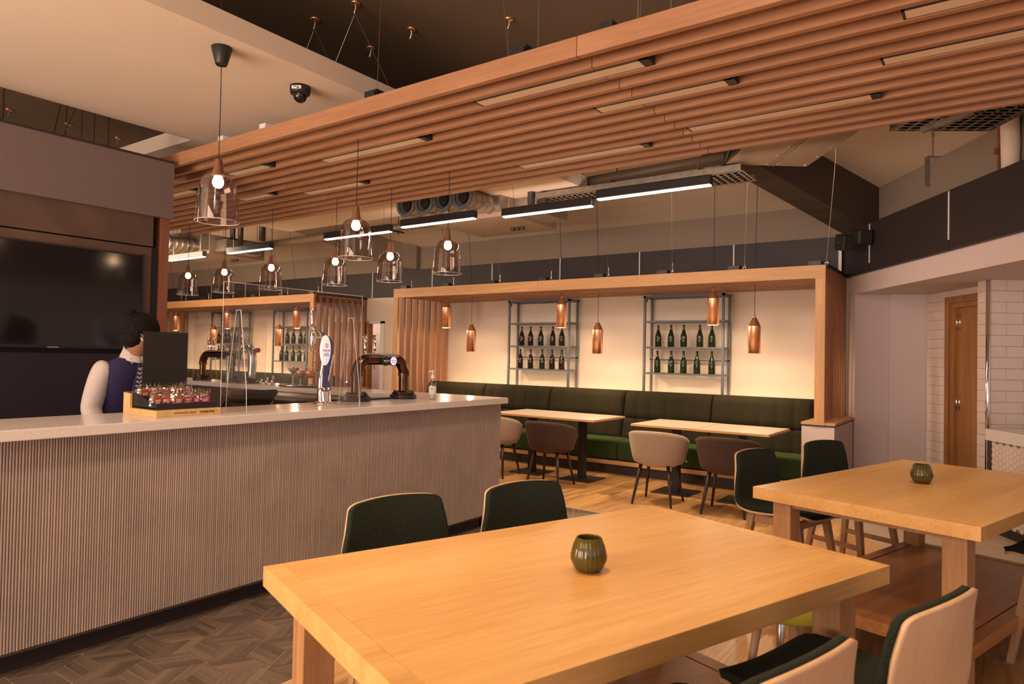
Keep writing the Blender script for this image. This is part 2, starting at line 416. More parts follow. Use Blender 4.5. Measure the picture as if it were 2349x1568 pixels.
# the pale front beam above the servery, its soffit and the dark band over it
part('soffit', MB().prism([DN_(8.27, NB+.15, 2.26), DN_(8.27, 5.2, 2.26), DN_(2.2, 5.2, 2.26), DN_(2.2, NB+.15, 2.26)], (0, 0, .12)), M['pale'], wr)
dj = [8.42, 7.71, 6.22, 4.7, 3.2, 2.2]
for a, b in zip(dj[:-1], dj[1:]):
    part('panel', MB().prism([DN_(a-.008, NB-.05, 2.47), DN_(a-.008, NB+.17, 2.47), DN_(b+.008, NB+.17, 2.47), DN_(b+.008, NB-.05, 2.47)], (0, 0, .53)), M['plum'], wr)
    part('joint_strip', MB().prism([DN_(b-.008, NB-.055, 2.56), DN_(b-.008, NB+.1, 2.56), DN_(b+.008, NB+.1, 2.56), DN_(b+.008, NB-.055, 2.56)], (0, 0, .43)), M['white'], wr)
part('corner_strip', MB().box(-1.575, -1.54, YB-.08, YB-.04, 2.5, 2.985), M['white'], wb)
# pale walls beyond the booth end
ws = struct('wall_side', MB().prism([DN_(8.2, 3.59, 0), DN_(8.2, 3.97, 0), DN_(8.35, 3.97, 0), DN_(8.35, 3.59, 0)], (0, 0, 2.3))
            .prism([DN_(8.16, 3.97, 0), DN_(8.10, 4.40, 0), DN_(8.35, 4.40, 0), DN_(8.35, 3.97, 0)], (0, 0, 2.3)), M['pale'])
# tiled wall holding the door (plane N = 4.35)
wt = struct('wall_servery', MB().prism([DN_(8.1, 4.362, 0), DN_(7.72, 4.362, 0), DN_(7.72, 4.5, 0), DN_(8.1, 4.5, 0)], (0, 0, 2.26))
            .prism([DN_(7.72, 4.362, 2.19), DN_(6.75, 4.362, 2.19), DN_(6.75, 4.5, 2.19), DN_(7.72, 4.5, 2.19)], (0, 0, .08))
            .prism([DN_(6.76, 4.112, 0), DN_(6.612, 4.112, 0), DN_(6.612, 6.2, 0), DN_(6.76, 6.2, 0)], (0, 0, 2.26)), M['tilegrout'])
def walltile(o_, du, nv, u0, u1, z0, z1):      # tile from u0..u1 along du
    a = o_+du*u0; b = o_+du*u1
    if abs(u1-u0) < .012: return
    mb = MB().prism([(a.x, a.y, z0), (b.x, b.y, z0), (b.x, b.y, z1), (a.x, a.y, z1)], nv)
    part('tile', mb, M['tile'], wt)
TH, TW, g = .1035, .310, .0016
row = 0; z = 2.26-TH
while z > -.1:
    z0, z1 = max(z, 0)+g, z+TH-g
    if z1 > z0+.01:
        # strip left of the door, from the corner (d=8.1) to the frame (7.72)
        x = 0; first = TW*.72 if row % 2 else TW*.36
        edges = [0, first, .375]
        if z > 2.15: edges = [0, .12, .43, .74, .98]
        elif first > .375: edges = [0, .375]
        for a, b in zip(edges[:-1], edges[1:]):
            walltile(DN_(8.1, 4.362, 0), -D, Nn*(-.010), a+g, b-g, z0, z1)
        # pillar side face d 6.95..6.612 (N=4.112)
        walltile(DN_(6.76, 4.112, 0), -D, Nn*(-.010), g, .145, z0, z1)
        # wall facing the room (plane d=6.612), from n=4.112 to 5.3
        x = 4.112; first = TW*.5 if row % 2 == 0 else TW
        if z > .9-TH:
            ed = [0, first]
            while ed[-1] < .98: ed.append(ed[-1]+TW)
            for a, b in zip(ed[:-1], ed[1:]):
                walltile(DN_(6.612, 4.112, 0), Nn, D*(-.010), a+g, b-g, z0, z1)
    z -= TH; row += 1
tag(part('corner_trim', MB().tube([DN_(6.598, 4.098, 0.01), DN_(6.598, 4.098, 2.255)], .018, 12), M['chrome'], None, smooth=True),
    'polished steel corner tube on the edge of the tiled pillar', 'corner trim')
# door 1 (right)
d1 = bpy.data.objects.new('door_1', None); COL.objects.link(d1); d1.location = DN_(7.2, 4.38, 0); d1['kind'] = 'structure'
def fr(mb, da, db, na, nb, z0, z1): return mb.prism([DN_(da, na, z0), DN_(db, na, z0), DN_(db, nb, z0), DN_(da, nb, z0)], (0, 0, z1-z0))
part('door_frame', fr(fr(MB(), 7.72, 7.65, 4.335, 4.45, 0, 2.19), 7.65, 6.75, 4.335, 4.45, 2.12, 2.19), M['doorwood'], d1, True, bevel=.004)
part('door_stop', fr(fr(MB(), 7.65, 7.59, 4.36, 4.45, 0, 2.12), 7.59, 6.75, 4.36, 4.45, 2.07, 2.12), M['doorwood'], d1, True)
leaf = part('door_leaf', fr(MB(), 7.59, 6.70, 4.40, 4.445, .01, 2.07), M['doorwood'], d1, True)
for hz in (1.83, .97):
    part('hinge', MB().tube([DN_(7.585, 4.392, hz), DN_(7.585, 4.392, hz+.17)], .012, 10).tube([DN_(7.54, 4.396, hz), DN_(7.54, 4.396, hz+.17)], .009, 8), M['chrome'], leaf, True, smooth=True)
# servery counter at the right edge
ct = thing('servery_counter', 'quartz-topped servery counter with hexagon tiled front, at the right edge beside the pillar', 'counter', DN_(5, 4.1, 0))
part('counter_body', fr(MB(), 6.28, 3.2, 3.942, 4.6, 0, .80), M['tilegrout'], ct, True)
part('counter_top', fr(MB(), 6.31, 3.2, 3.90, 4.65, .80, .90), M['quartz'], ct, True, bevel=.003)
part('skirting', fr(MB(), 6.28, 3.2, 3.928, 3.942, 0, .075), M['black'], ct, True)
hexr = .030; hx = MB()
hexme = MB().prism([(0, hexr*.96*math.cos(a*PI/3), hexr*.96*math.sin(a*PI/3)) for a in range(6)], (-.006, 0, 0)).mesh('hexagon_tile', M['tile'])
ang = math.atan2(Nn.y, Nn.x)
col = 0; dd = 6.25
while dd > 5.35:
    zz = .10+(hexr*.866 if col % 2 else 0)
    while zz < .79:
        p = DN_(dd, 3.942, zz) - ct.location
        h = link('hexagon_tile', hexme, ct); h.location = p; h.rotation_euler = (0, 0, ang)
        zz += hexr*1.732
    dd -= hexr*1.5; col += 1

# left wall, far rooms, walls behind the camera
struct('wall_left', MB().box(-19, -18.9, -4, YB, 0, 4), M['pale'])
struct('wall_passage', MB().box(-10.9, -9.0, 11.2, 11.3, 0, 2.6).box(-9.3, -9.2, YB+.1, 11.2, 0, 2.6).box(-10.9, -10.8, YB+.1, 11.2, 0, 2.6).box(-10.9, -9.2, YB+.1, 11.2, 2.4, 2.5), M['pale'])
point('passage_fill', (-10.0, 10.2, 2.2), 14, (1, .8, .62), .1)  # added fill lamp that lightens the passage interior
tr = struct('trim_1', MB().box(-9.40, -9.30, YB-.02, YB+.12, 0, 2.06).box(-9.72, -9.30, YB-.02, YB+.12, 2.02, 2.06), M['white'])
d2 = bpy.data.objects.new('door_2', None); COL.objects.link(d2); d2.location = (-10.2, YB, 0); d2['kind'] = 'structure'
part('door_leaf', MB().box(-10.62, -9.76, YB-.0, YB+.05, .01, 2.05), M['doorwood'], d2, True)
part('door_frame', MB().box(-9.76, -9.70, YB-.03, YB+.08, 0, 2.06).box(-10.68, -10.62, YB-.03, YB+.08, 0, 2.06), M['doorwood'], d2, True)

# ================================================================== CEILING
yc = 7.3; zc = 3.95
ce = struct('ceiling', MB().box(-19, 6, -4, yc, zc, zc+.1), M['darkceil'])
sl = MB()
sl.prism([(-19, YB, 3.36), (-.9, YB, 3.36), (-.9, yc, zc), (-19, yc, zc)], (0, 0, .08))
part('ceiling_slope', sl, M['slopepaint'], ce)
# slope over the diagonal wall
sl2 = MB().prism([DN_(8.9, NB+.2, 3.44), DN_(1, NB+.2, 3.44), DN_(1, NB-1.6, zc), DN_(8.9, NB-1.6, zc)], (0, 0, .08))
part('ceiling_slope', sl2, M['slopepaint'], ce)
part('upper_wall', MB().prism([DN_(8.5, NB+.16, 2.97), DN_(8.5, NB+.2, 2.97), DN_(1.5, NB+.2, 2.97), DN_(1.5, NB+.16, 2.97)], (0, 0, .50)), M['greyband'], wr)
part('upper_wall', MB().box(-19, -1.3, YB-.02, YB+.02, 2.97, 3.37), M['greyband'], wb)
# clad hip beams running down to the wall
def hipbeam(p0, length=4.0, rise=.29, wdt=.34, dep=.62, flip=1):
    v = Vector((-.48, -.876, 0)).normalized(); r = Vector((v.y, -v.x, 0))
    a = Vector(p0)-v*.5-Vector((0, 0, rise*.5)); b = Vector(p0)+v*length+Vector((0, 0, rise*length))
    return MB().prism([a-r*wdt/2, a+r*wdt/2, b+r*wdt/2, b-r*wdt/2], (0, 0, dep))
part('clad_beam', hipbeam((-1.36, 8.62, 2.97)), M['beampaint'], ce)
part('clad_beam', hipbeam((-8.85, 8.98, 2.99)), M['greyband'], ce)
part('corner_return', MB().prism([(-1.45, 8.93, 2.97), DN_(8.05, NB+.07, 2.97), DN_(8.05, NB-.02, 2.97), (-1.62, 8.80, 2.97)], (0, 0, .47)), M['greyband'], ce)
part('corner_return', MB().prism([(-8.80, 8.99, 2.97), (-8.44, 8.99, 2.97), (-8.44, 8.90, 2.97), (-8.95, 8.55, 3.05)], (0, 0, .5)), M['greyband'], ce)

# suspended white raft over the bar
rf = thing('ceiling_raft', 'large plain white suspended ceiling raft above the bar, upper left', 'ceiling raft', (-4.5, 1, 3.2))
part('raft_panel', MB().box(-5.48, -3.49, -2.5, 6.2, 3.2, 3.33).box(-8.4, -5.48, 3.05, 6.2, 3.2, 3.33), M['raft'], rf, True)
for x, y in ((-4.9, .5), (-4.0, .5), (-4.9, 2.4), (-4.0, 2.4)):
    part('suspension_wire', MB().tube([(x, y, 3.33), (x, y, zc)], .002, 5), M['wire'], rf, True)

for x0_, y0_, x1_, y1_ in ((-6.3, 2.0, -6.3, 2.0), (-6.6, 2.9, -6.6, 2.9), (-7.4, 3.0, -6.4, 2.6), (-7.2, 2.6, -7.9, 3.0), (-7.0, 2.95, -7.0, 2.95), (-8.2, 2.9, -7.1, 2.9), (-8.4, 2.2, -8.4, 2.2), (-7.8, 3.02, -7.8, 3.02), (-8.0, 3.0, -8.7, 2.7)):
    part('suspension_wire', MB().tube([(x0_, y0_, 2.97), (x1_, y1_, zc)], .0035, 5), M['cord'], rf, True)

# suspended slatted timber ceiling
sr = thing('slatted_ceiling', 'long suspended ceiling of parallel timber slats crossing above the bar', 'ceiling', (-3, 3.9, 2.95))
XL, XR, YS, PITCH = -8.5, 2.2, 2.915, .1565
for i in range(13):
    y = YS+i*PITCH
    for a, b in ((XL, -5.303), (-5.3, -1.716), (-1.713, XR)):
        part('slat', MB().box(a, b, y, y+.038, 2.95, 3.052), M['slat'], sr, True, bevel=.0015, seg=1)
carrier = [-7.2, -6.0, -4.87, -4.34, -3.22, -2.09, -1.57, -.3, 1.0]
for i, x in enumerate(carrier):
    pale = i in (2, 3)
    part('carrier', MB().box(x-.035, x+.035, YS+.03, YS+1.95, 3.052, 3.10), M['white'] if pale else M['black'], sr, True)
    if not pale and i != 6 or i == 5:
        part('bracket', MB().box(x-.07, x+.04, YS+.045, YS+.14, 3.052, 3.115), M['black'], sr, True)
for x, y, dx in ((-3.22, 3.0, .02), (-2.25, 3.1, -.12), (-2.0, 3.0, .0), (-1.72, 3.6, .05), (-1.45, 3.05, 0), (-1.3, 3.1, 0), (-.9, 3.2, 0), (-6.2, 4.6, 0), (-3.9, 4.7, .03), (-1.9, 4.7, .04), (-.2, 4.7, 0)):
    part('suspension_wire', MB().tube([(x, y, 3.06), (x+dx*.3, y, 3.3), (x+dx, y, zc)], .0022, 5), M['wire'], sr, True)
# unlit recessed linear fittings between the slats
lights = [(-2.535, -1.434, 1), (-1.99, -1.156, 4), (-1.654, -.544, 8), (-3.095, -2.002, 9), (-4.321, -3.231, 3), (-5.351, -4.529, 7), (-5.337, -4.788, 2), (-6.134, -5.634, 6), (-6.992, -6.147, 3), (-.483, .617, 5), (-.346, .75, 2)]
lnames = ['nearest the camera, high in the middle', 'second from the camera, crossing the slat joints', 'longest on the right, below the second', 'in the middle near the last slats', 'above the second glass pendant', 'left of the second pendant, near the last slats', 'right of the first pendant, upper of two', 'right of the first pendant, lower of two', 'cut off by the left bulkhead', 'running out of the frame at upper right', 'in the top right corner of the frame']
for (a, b, r_), nm in zip(lights, lnames):
    y0 = YS+r_*PITCH+.042; y1 = y0+.108
    t = thing('recessed_light', 'unlit linear light in the slatted ceiling, '+nm, 'light', ((a+b)/2, y0, 2.955), group='linear lights recessed between the ceiling slats')
    part('housing', MB().box(a, a+.012, y0, y1, 2.953, 3.03).box(b-.05, b, y0, y1, 2.953, 3.03).box(a, b, y0, y0+.024, 2.953, 3.03).box(a, b, y1-.004, y1, 2.953, 3.03).box(a, b, y0, y1, 3.02, 3.05), M['black'], t, True)
    part('diffuser', MB().box(a+.012, b-.05, y0+.024, y1-.004, 2.953, 2.963), M['offlens'], t, True)

# ================================================================== LEFT BULKHEAD + TV WALL
XT = -5.4
bk = thing('bar_bulkhead', 'deep mauve grey laminate bulkhead box above the television wall', 'bulkhead', (XT, 1, 2.5))
part('bulkhead_face', MB().box(XT-.5, XT, -2, 2.878, 2.5, 2.945), M['plumpanel'], bk, True)
part('top_rail', MB().box(XT-.5, XT+.004, -2, 2.88, 2.945, 2.962), M['plum'], bk, True)
tw = thing('television_wall', 'brown and navy panelled wall behind the bar with a walnut end post', 'wall unit', (XT-.1, 1, 0))
XW = XT-.03
part('upper_panel', MB().box(XW-.12, XW, -2, 2.74, 2.265, 2.5), M['brownpanel'], tw, True)
part('frame_top', MB().box(XW-.12, XW-.01, -2, 2.735, 2.19, 2.255), M['brownpanel'], tw, True)
part('frame_side', MB().box(XW-.12, XW-.01, 2.66, 2.735, 0.98, 2.19), M['brownpanel'], tw, True)
part('end_strip', MB().box(XW-.12, XW-.03, 2.735, 2.80, 0, 2.26), M['navyp'], tw, True)
part('back_panel', MB().box(XW-.2, XW-.12, -2, 2.8, 0, 2.5), M['navyp'], tw, True)
part('lower_panel', MB().box(XW-.12, XW-.02, -2, 2.66, 0, 1.42), M['navyp'], tw, True)
part('end_post', MB().box(XW-.22, XW+.01, 2.80, 2.862, 0, 2.5), M['walnut'], tw, True)
tv = thing('television', 'large wall mounted television switched off, left edge behind the bar', 'television', (XT, 1.5, 1.46))
part('screen', MB().box(XT-.05, XT-.012, .95, 2.655, 1.475, 2.175), M['blackgloss'], tv, True)
part('bezel', MB().box(XT-.055, XT-.006, .94, 2.668, 1.455, 1.475).box(XT-.055, XT-.006, 2.655, 2.668, 1.475, 2.185).box(XT-.055, XT-.006, .94, 2.668, 2.175, 2.185), M['black'], tv, True)
part('logo_plate', MB().box(XT-.006, XT-.002, 2.02, 2.09, 1.456, 1.464), M['steel'], tv, True)
# roof void box behind bulkhead
part('void_lining', MB().box(-9.2, -9.1, -3, 3.1, 3.0, zc), M['darkceil'], ce)

# ================================================================== BAR
bar = thing('bar_counter', 'long reeded bar with a speckled quartz top, running from the left edge to the corner', 'bar', (-3.6, 2, 0))
part('bar_top', MB().prism([(-3.46, -1.2, 1.05), (-3.46, 4.83, 1.05), (-8.9, 4.83, 1.05), (-8.9, 4.38, 1.05), (-4.02, 4.38, 1.05), (-4.02, -1.2, 1.05)], (0, 0, .05)), M['quartz'], bar, True, bevel=.004)
part('plinth', MB().box(-3.68, -3.62, -1.2, 4.72, 0, .115).box(-8.9, -3.62, 4.66, 4.72, 0, .115), M['plum'], bar, True)
part('carcass', MB().box(-3.95, -3.545, -1.2, 4.79, .10, 1.05).box(-8.9, -3.6, 4.45, 4.79, .10, 1.05), M['reedback'], bar, True)
rib = MB(); random.seed(11); y = -1.2
while y < 4.82:
    wd = random.uniform(.0112, .0128); h = random.uniform(.0085, .0105)
    rib.prism([(-3.545, y+.001, .115), (-3.545+h*.8, y+.0018, .115), (-3.545+h, y+wd*.5, .115), (-3.545+h*.8, y+wd-.0018, .115), (-3.545, y+wd-.001, .115)], (0, 0, .935)); y += wd
x = -3.55
while x > -5.4:
    wd = random.uniform(.0095, .0145); rib.prism([(x, 4.79, .115), (x-wd*.2, 4.80, .115), (x-wd*.8, 4.80, .115), (x-wd, 4.79, .115)], (0, 0, .935)); x -= wd
o = part('reeded_cladding', rib, M['reed'], bar, True); o['kind'] = 'stuff'
# back-bar equipment under / beside the inner run
eq = thing('undercounter_fridge', 'black under-counter bar fridge below the inner bar top, beside the barman', 'fridge', (-4.9, 4.15, 0))
part('fridge_body', MB().box(-5.35, -4.15, 4.12, 4.42, .1, 1.0), M['blackgloss'], eq, True, bevel=.01)
part('fridge_door', MB().box(-5.33, -4.76, 4.09, 4.12, .15, .93).box(-4.74, -4.17, 4.09, 4.12, .15, .93), M['blackgloss'], eq, True)
part('price_label', MB().cbox((-4.75, 4.085, .97), .07, .004, .09), M['white'], eq, True, bevel=.01)


# ================================================================== GLASS PENDANTS
def pendant_meshes():
    H = .33; R = .112
    prof = []
    R = .120
    for i in range(9): prof.append((R-.014*(i/8)**1.3, .160*i/8))
    for i in range(1, 11):
        a = PI/2*i/10; prof.append((.036+(R-.014-.036)*math.cos(a)**.85 if i < 10 else .036, .160+.108*math.sin(a)))
    prof += [(.034, .274), (.031, .285)]
    shade = MB().lathe(prof, (0, 0, 0), 32, caps=False).mesh('glass_shade', M['shade'], True)
    rim = MB().tube([(R*math.cos(a*PI/16), R*math.sin(a*PI/16), 0) for a in range(33)], .0018, 5, False).mesh('rim', M['acredge'], True)
    cap = MB().lathe([(.038, .262), (.034, .278), (.0285, .292), (.027, .30), (.021, .352), (.019, .358), (.004, .36)], (0, 0, 0), 16).mesh('timber_cap', M['capwood'], True)
    bulb = MB().lathe([(.018, .262), (.024, .252), (.031, .232), (.031, .218), (.024, .202), (.012, .194), (.001, .192)], (0, 0, 0), 14).mesh('bulb', M['bulb'], True)
    return shade, rim, cap, bulb
PM = pendant_meshes()
def pendant(x, y, z, ztop, label, canopy=False):
    t = thing('glass_pendant', label, 'pendant lamp', (x, y, z), group='smoked glass pendants over the bar')
    for nm, me in zip(('glass_shade', 'rim', 'timber_cap', 'bulb'), PM): link(nm, me, t)
    part('cord', MB().tube([(0, 0, .36), (.003, 0, (ztop-z)*.6), (0, 0, ztop-z)], .0028, 6), M['cord'], t)
    if canopy:
        part('ceiling_rose', MB().lathe([(.022, -.10), (.030, -.103), (.034, -.095), (.058, -.005), (.055, 0), (.001, 0)], (0, 0, ztop-z), 20), M['black'], t, smooth=True)
    l = point('pendant_light', (x, y, z+.215), 6.0, (1, .70, .44), .03)
pendant(-3.65, 2.20, 2.195, 3.199, 'largest smoked glass pendant with black ceiling rose, nearest the camera at left', True)
pendant(-3.65, 3.235, 2.118, 3.2, 'middle one of the three front glass pendants, over the acrylic screen')
pendant(-3.65, 4.21, 2.118, 3.2, 'rightmost of the three front glass pendants, beside the timber booth corner')
for x, lb in ((-4.53, 'rightmost small glass pendant in the rear row, left of the booth corner post'), (-5.28, 'second small glass pendant from the right in the rear row'),
              (-6.30, 'middle small glass pendant in the rear row, over the top of the screen'), (-7.17, 'small glass pendant in the rear row directly below the big one'), (-7.93, 'leftmost glass pendant, half hidden by the television wall end')):
    pendant(x, 4.43, 2.118, 3.2, lb)

# ================================================================== BOOTHS
BF = 7.75
def booth(x0, x1, side, lbl):
    t = thing('timber_booth', lbl, 'seating booth frame', ((x0+x1)/2, BF, 0))
    T = .10
    bx = lambda n, a, b, c, d, e, f, mt, bv=.002: part(n, MB().box(a, b, c, d, e, f), M[mt], t, True, bevel=bv, seg=1)
    mid = x0+(x1-x0)*.43
    bx('front_beam', x0, mid-.001, BF, BF+.04, 2.345, 2.485, 'booth'); bx('front_beam', mid+.001, x1, BF, BF+.04, 2.345, 2.485, 'booth')
    bx('corner_post', x1-T, x1, BF, BF+.04, .83, 2.345, 'booth_z'); bx('corner_post', x0, x0+T, BF, BF+.04, .60, 2.345, 'booth_z')
    # roof slats (run along the beam)
    for i in range(1, 9):
        y = BF+.02+i*.142
        bx('roof_slat', x0+.02, x1-.02, y, y+.04, 2.348, 2.475, 'slat', .001)
    # side slats, both ends
    n = 8
    for i in range(1, n+1):
        y = BF+i*.148
        bx('side_slat', x1-.10, x1-.003, y, y+.035, .83, 2.475, 'slat_z', .001)
        bx('side_slat', x0+.005, x0+.10, y, y+.035, .60, 2.475, 'slat_z', .001)
    bx('side_rail', x1-.115, x1+.012, BF-.03, YB-.02, .80, .832, 'booth', .002)
    bx('side_rail', x0-.01, x0+.115, BF-.03, YB-.02, .57, .602, 'booth', .002)
    bx('top_rail', x1-.02, x1+.01, BF+.05, YB-.02, 2.47, 2.505, 'black', .001)
    # brackets and suspension wires
    n = 8
    for i in range(n):
        x = x0+.12+(x1-x0-.3)*i/(n-1)
        bx('bracket', x, x+.13, BF+.03, BF+.13, 2.485, 2.535, 'black', .001)
        xa, ya = x+.17, BF+.10
        part('suspension_wire', MB().tube([(xa, ya, 2.52), (xa+.005, ya, 2.545)], .007, 6).tube([(xa, ya, 2.545), (xa+.005, ya, 2.62)], .0035, 6).tube([(xa-.016, ya, 2.505), (xa-.012, ya, 2.52), (xa+.012, ya, 2.52), (xa+.016, ya, 2.505)], .004, 5)
             .tube([(xa, ya, 2.55), (xa+.07+.01*i, ya-.35, 3.5), (xa+.1+.01*i, ya-.5, zc+.02)], .0020, 5), M['wire'], t, True)
    return t
booth(-7.83, -1.49, 1, 'oak framed seating booth with slatted roof and ends, right of the bar')
booth(-16.12, -9.78, 1, 'oak framed seating booth further left, seen behind the bar taps')
for x1, nm in ((-1.39, 'white low pier under the right end of the near booth'), (-9.68, 'white low pier under the right end of the far left booth')):
    pr = thing('booth_pier', nm, 'pier', (x1-.16, BF+.5, 0))
    part('pier_body', MB().box(x1-.322, x1, BF, YB-.02, 0, .782), M['pale'], pr, True, bevel=.002)
    part('shadow_gap', MB().box(x1-.31, x1-.01, BF+.01, YB-.03, .782, .80), M['black'], pr, True)
    part('pier_cap', MB().box(x1-.325, x1+.012, BF-.02, YB-.02, .80, .826), M['booth'], pr, True, bevel=.002)

# banquettes
def banquette(x0, x1, lbl):
    t = thing('banquette', lbl, 'bench seat', ((x0+x1)/2, 8.2, 0))
    part('plinth', MB().box(x0, x1, 7.865, 8.6, 0, .115), M['plum'], t, True)
    part('timber_rail', MB().box(x0, x1, 7.845, 8.6, .115, .165), M['booth'], t, True, bevel=.002)
    divs = [x0+(x1-x0)*k/5 for k in range(6)]; sd = [x0+(x1-x0)*(k+.12)/5 for k in range(1, 5)]; sd = [x0]+sd+[x1]
    for a, b in zip(sd[:-1], sd[1:]):
        s = MB().box(a+.003, b-.003, 7.845, 8.36, .175, .42)
        part('seat_cushion', s, M['seatgreen'], t, True, smooth=True, bevel=.035, seg=4)
    for a, b in zip(divs[:-1], divs[1:]):
        n = 6
        for nm, z0, z1, yb0, yb1 in (('lower_back', .40, .682, 8.27, 8.34), ('upper_back', .690, 1.03, 8.33, 8.40)):
            P = []
            for i in range(n*8+1):
                u_ = i/(n*8); x = a+.004+(b-a-.008)*u_; ph = (i % 8)/8
                dp = .020*abs(math.sin(PI*ph))**.45
                e = min(u_, 1-u_)*(b-a); ed = .03*max(0, 1-e/.03)**2
                row = []
                K = 9
                for j in range(K):
                    v_ = j/(K-1); z = z0+(z1-z0)*v_
                    top = max(0, (v_-.8)/.2)**2*.05 if nm == 'upper_back' else max(0, (v_-.9)/.1)**2*.02
                    bot = max(0, (.08-v_)/.08)**2*.02
                    row.append(Vector((x, yb0+(yb1-yb0)*v_-dp+ed+top+bot-.03, z)))
                row.append(Vector((x, 8.50, z1-(.0 if nm == 'upper_back' else 0)))); row.append(Vector((x, 8.56, z0))) 
                P.append(row)
            part(nm, MB().grid(P), M['bench'], t, True, smooth=True)
    part('back_shell', MB().box(x0, x1, 8.5, 8.6, .1, .985), M['black'], t, True)
    for x in (x0+.25*(x1-x0)-.1, x0+.36*(x1-x0), x0+.58*(x1-x0), x0+.80*(x1-x0)):
        part('floor_socket', MB().box(x, x+.09, 7.858, 7.866, .03, .10), M['blackgloss'], t, True)
    return t
banquette(-7.62, -1.72, 'long olive green channelled banquette with green seats in the near booth')
banquette(-15.9, -10.0, 'dark green banquette in the far left booth, showing above the bar')
# concealed warm LED strips behind the bench backs
for a, b, nm in ((-7.7, -1.7, 'near'), (-16.0, -9.95, 'far left')):
    t = thing('led_strip', 'warm light strip hidden behind the bench back of the %s booth' % nm, 'strip light', ((a+b)/2, 8.9, .9))
    part('ledge', MB().box(a, b, 8.6, YB, .86, .90), M['black'], t, True)
    part('diffuser', MB().box(a+.02, b-.02, 8.80, 8.84, .90, .915), M['led'], t, True)

# racks + bottles
def rack(x0, lbl):
    x1 = x0+1.11; y0, y1 = 8.66, 8.93; z0, z1 = .90, 2.315; r = .031
    t = thing('bottle_rack', lbl, 'shelf rack', ((x0+x1)/2, 8.8, z0))
    for x in (x0, x1-r):
        for y in (y0, y1-r): part('upright', MB().box(x, x+r, y, y+r, z0, z1), M['greymetal'], t, True, bevel=.002, seg=1)
    part('top_frame', MB().box(x0, x1, y0, y0+r, z1-r, z1).box(x0, x1, y1-r, y1, z1-r, z1).box(x0, x0+r, y0, y1, z1-r, z1).box(x1-r, x1, y0, y1, z1-r, z1), M['greymetal'], t, True)
    for z in (1.975, 1.625, 1.275): part('shelf', MB().box(x0+.004, x1-.004, y0+.002, y1-.002, z-.024, z), M['greymetal'], t, True, bevel=.002, seg=1)
    part('brace', MB().box(x0+.03, x0+.04, y0+.02, y0+.05, z1-.08, z1-.03).box(x0, x1, y1-r, y1-.005, 1.44, 1.46), M['greymetal'], t, True)
    return t
def bottle_mesh(nm, mt):
    return MB().lathe([(.001, .012), (.028, .004), (.040, 0), (.044, .008), (.044, .125), (.041, .150), (.030, .185), (.018, .225), (.0145, .262), (.0145, .282), (.0165, .284), (.0165, .292), (.0145, .297), (.001, .297)], (0, 0, 0), 20, caps=False).mesh(nm, mt, True)
BG, BB = bottle_mesh('bottle', M['bottle']), bottle_mesh('bottle', M['bottleb'])
dots = MB()
for k, (a, z) in enumerate(((.5, .17), (.62, .165), (.74, .168), (.86, .160), (.95, .168))):
    dots.lathe([(.0001, -.003), (.003, 0), (.0001, .003)], (.040*math.cos(-PI/2+a-.7), .040*math.sin(-PI/2+a-.7), z-.012), 5)
POS = ['leftmost', 'second from left', 'middle', 'second from right', 'rightmost']
def bottles(x0, which, names):
    for lv, z in (('upper', 1.6255), ('lower', 1.2755)):
        for k in range(5):
            x = x0+.165+k*.192+random.uniform(-.02, .02)
            gr = (k == 2) if which == 0 else True
            o = link('bottle', BG if gr else BB)
            o.location = (x, 8.78+random.uniform(-.02, .02), z); o.rotation_euler = (0, 0, random.random()*6)
            tag(o, '%s %s bottle on the %s shelf, %s' % (POS[k], 'dark green' if gr else 'dark brown', lv, names), 'bottle', 'wine bottles on the booth racks')
for x0, w_, nm, rl in ((-6.24, 0, 'left rack of near booth', 'blue grey metal rack of ten bottles, left one in the near booth'),
                   (-3.965, 1, 'right rack of near booth', 'blue grey metal rack of ten bottles, right one in the near booth'),
                   (-14.49, 0, 'left rack of far left booth', 'blue grey metal rack behind the bar taps, left one in the far left booth'),
                   (-12.22, 1, 'right rack of far left booth', 'blue grey metal rack behind the bar taps, right one in the far left booth')):
    rack(x0, rl); bottles(x0, w_, nm)

# copper lamps
CM = [MB().lathe([(.067, 0), (.070, .0), (.070, .318)], (0, 0, 0), 32, caps=False).lathe([(.070, .318), (.068, .323), (.0665, .324)], (0, 0, 0), 32, caps=False).lathe([(.0665, .324), (.026, .408)], (0, 0, 0), 32, caps=False).lathe([(.026, .408), (.014, .414), (.012, .43)], (0, 0, 0), 20, caps=False).mesh('copper_shade', M['copper'], True),
      MB().lathe([(.066, .002), (.066, .28), (.02, .39)], (0, 0, 0), 24, caps=False).mesh('inner_lining', M['copper'], True),
      MB().lathe([(.014, .41), (.014, .435), (.006, .44)], (0, 0, 0), 12).mesh('collar', M['copper'], True)]
def copper(x, z, lbl, l=True):
    y = 8.12
    t = thing('copper_pendant', lbl, 'pendant lamp', (x, y, z), group='copper cylinder pendants in the booths')
    for nm, me in zip(('copper_shade', 'inner_lining', 'collar'), CM): link(nm, me, t)
    part('cord', MB().tube([(0, 0, .43), (0, 0, 2.48-z), (.12, -.35, zc-z-.02)], .003, 6), M['cord'], t)
    part('ceiling_rose', MB().lathe([(.01, -.03), (.055, -.028), (.06, -.02), (.06, 0)], (.12, -.35, zc-z), 18), M['copper'], t, smooth=True)
    part('bulb', MB().lathe([(.001, .012), (.025, .018), (.032, .04), (.02, .07), (.01, .09)], (0, 0, 0), 12), M['bulb'], t, smooth=True)
    point('copper_pendant_light', (x, y, z+.012), 21, (1, .72, .46), .02)
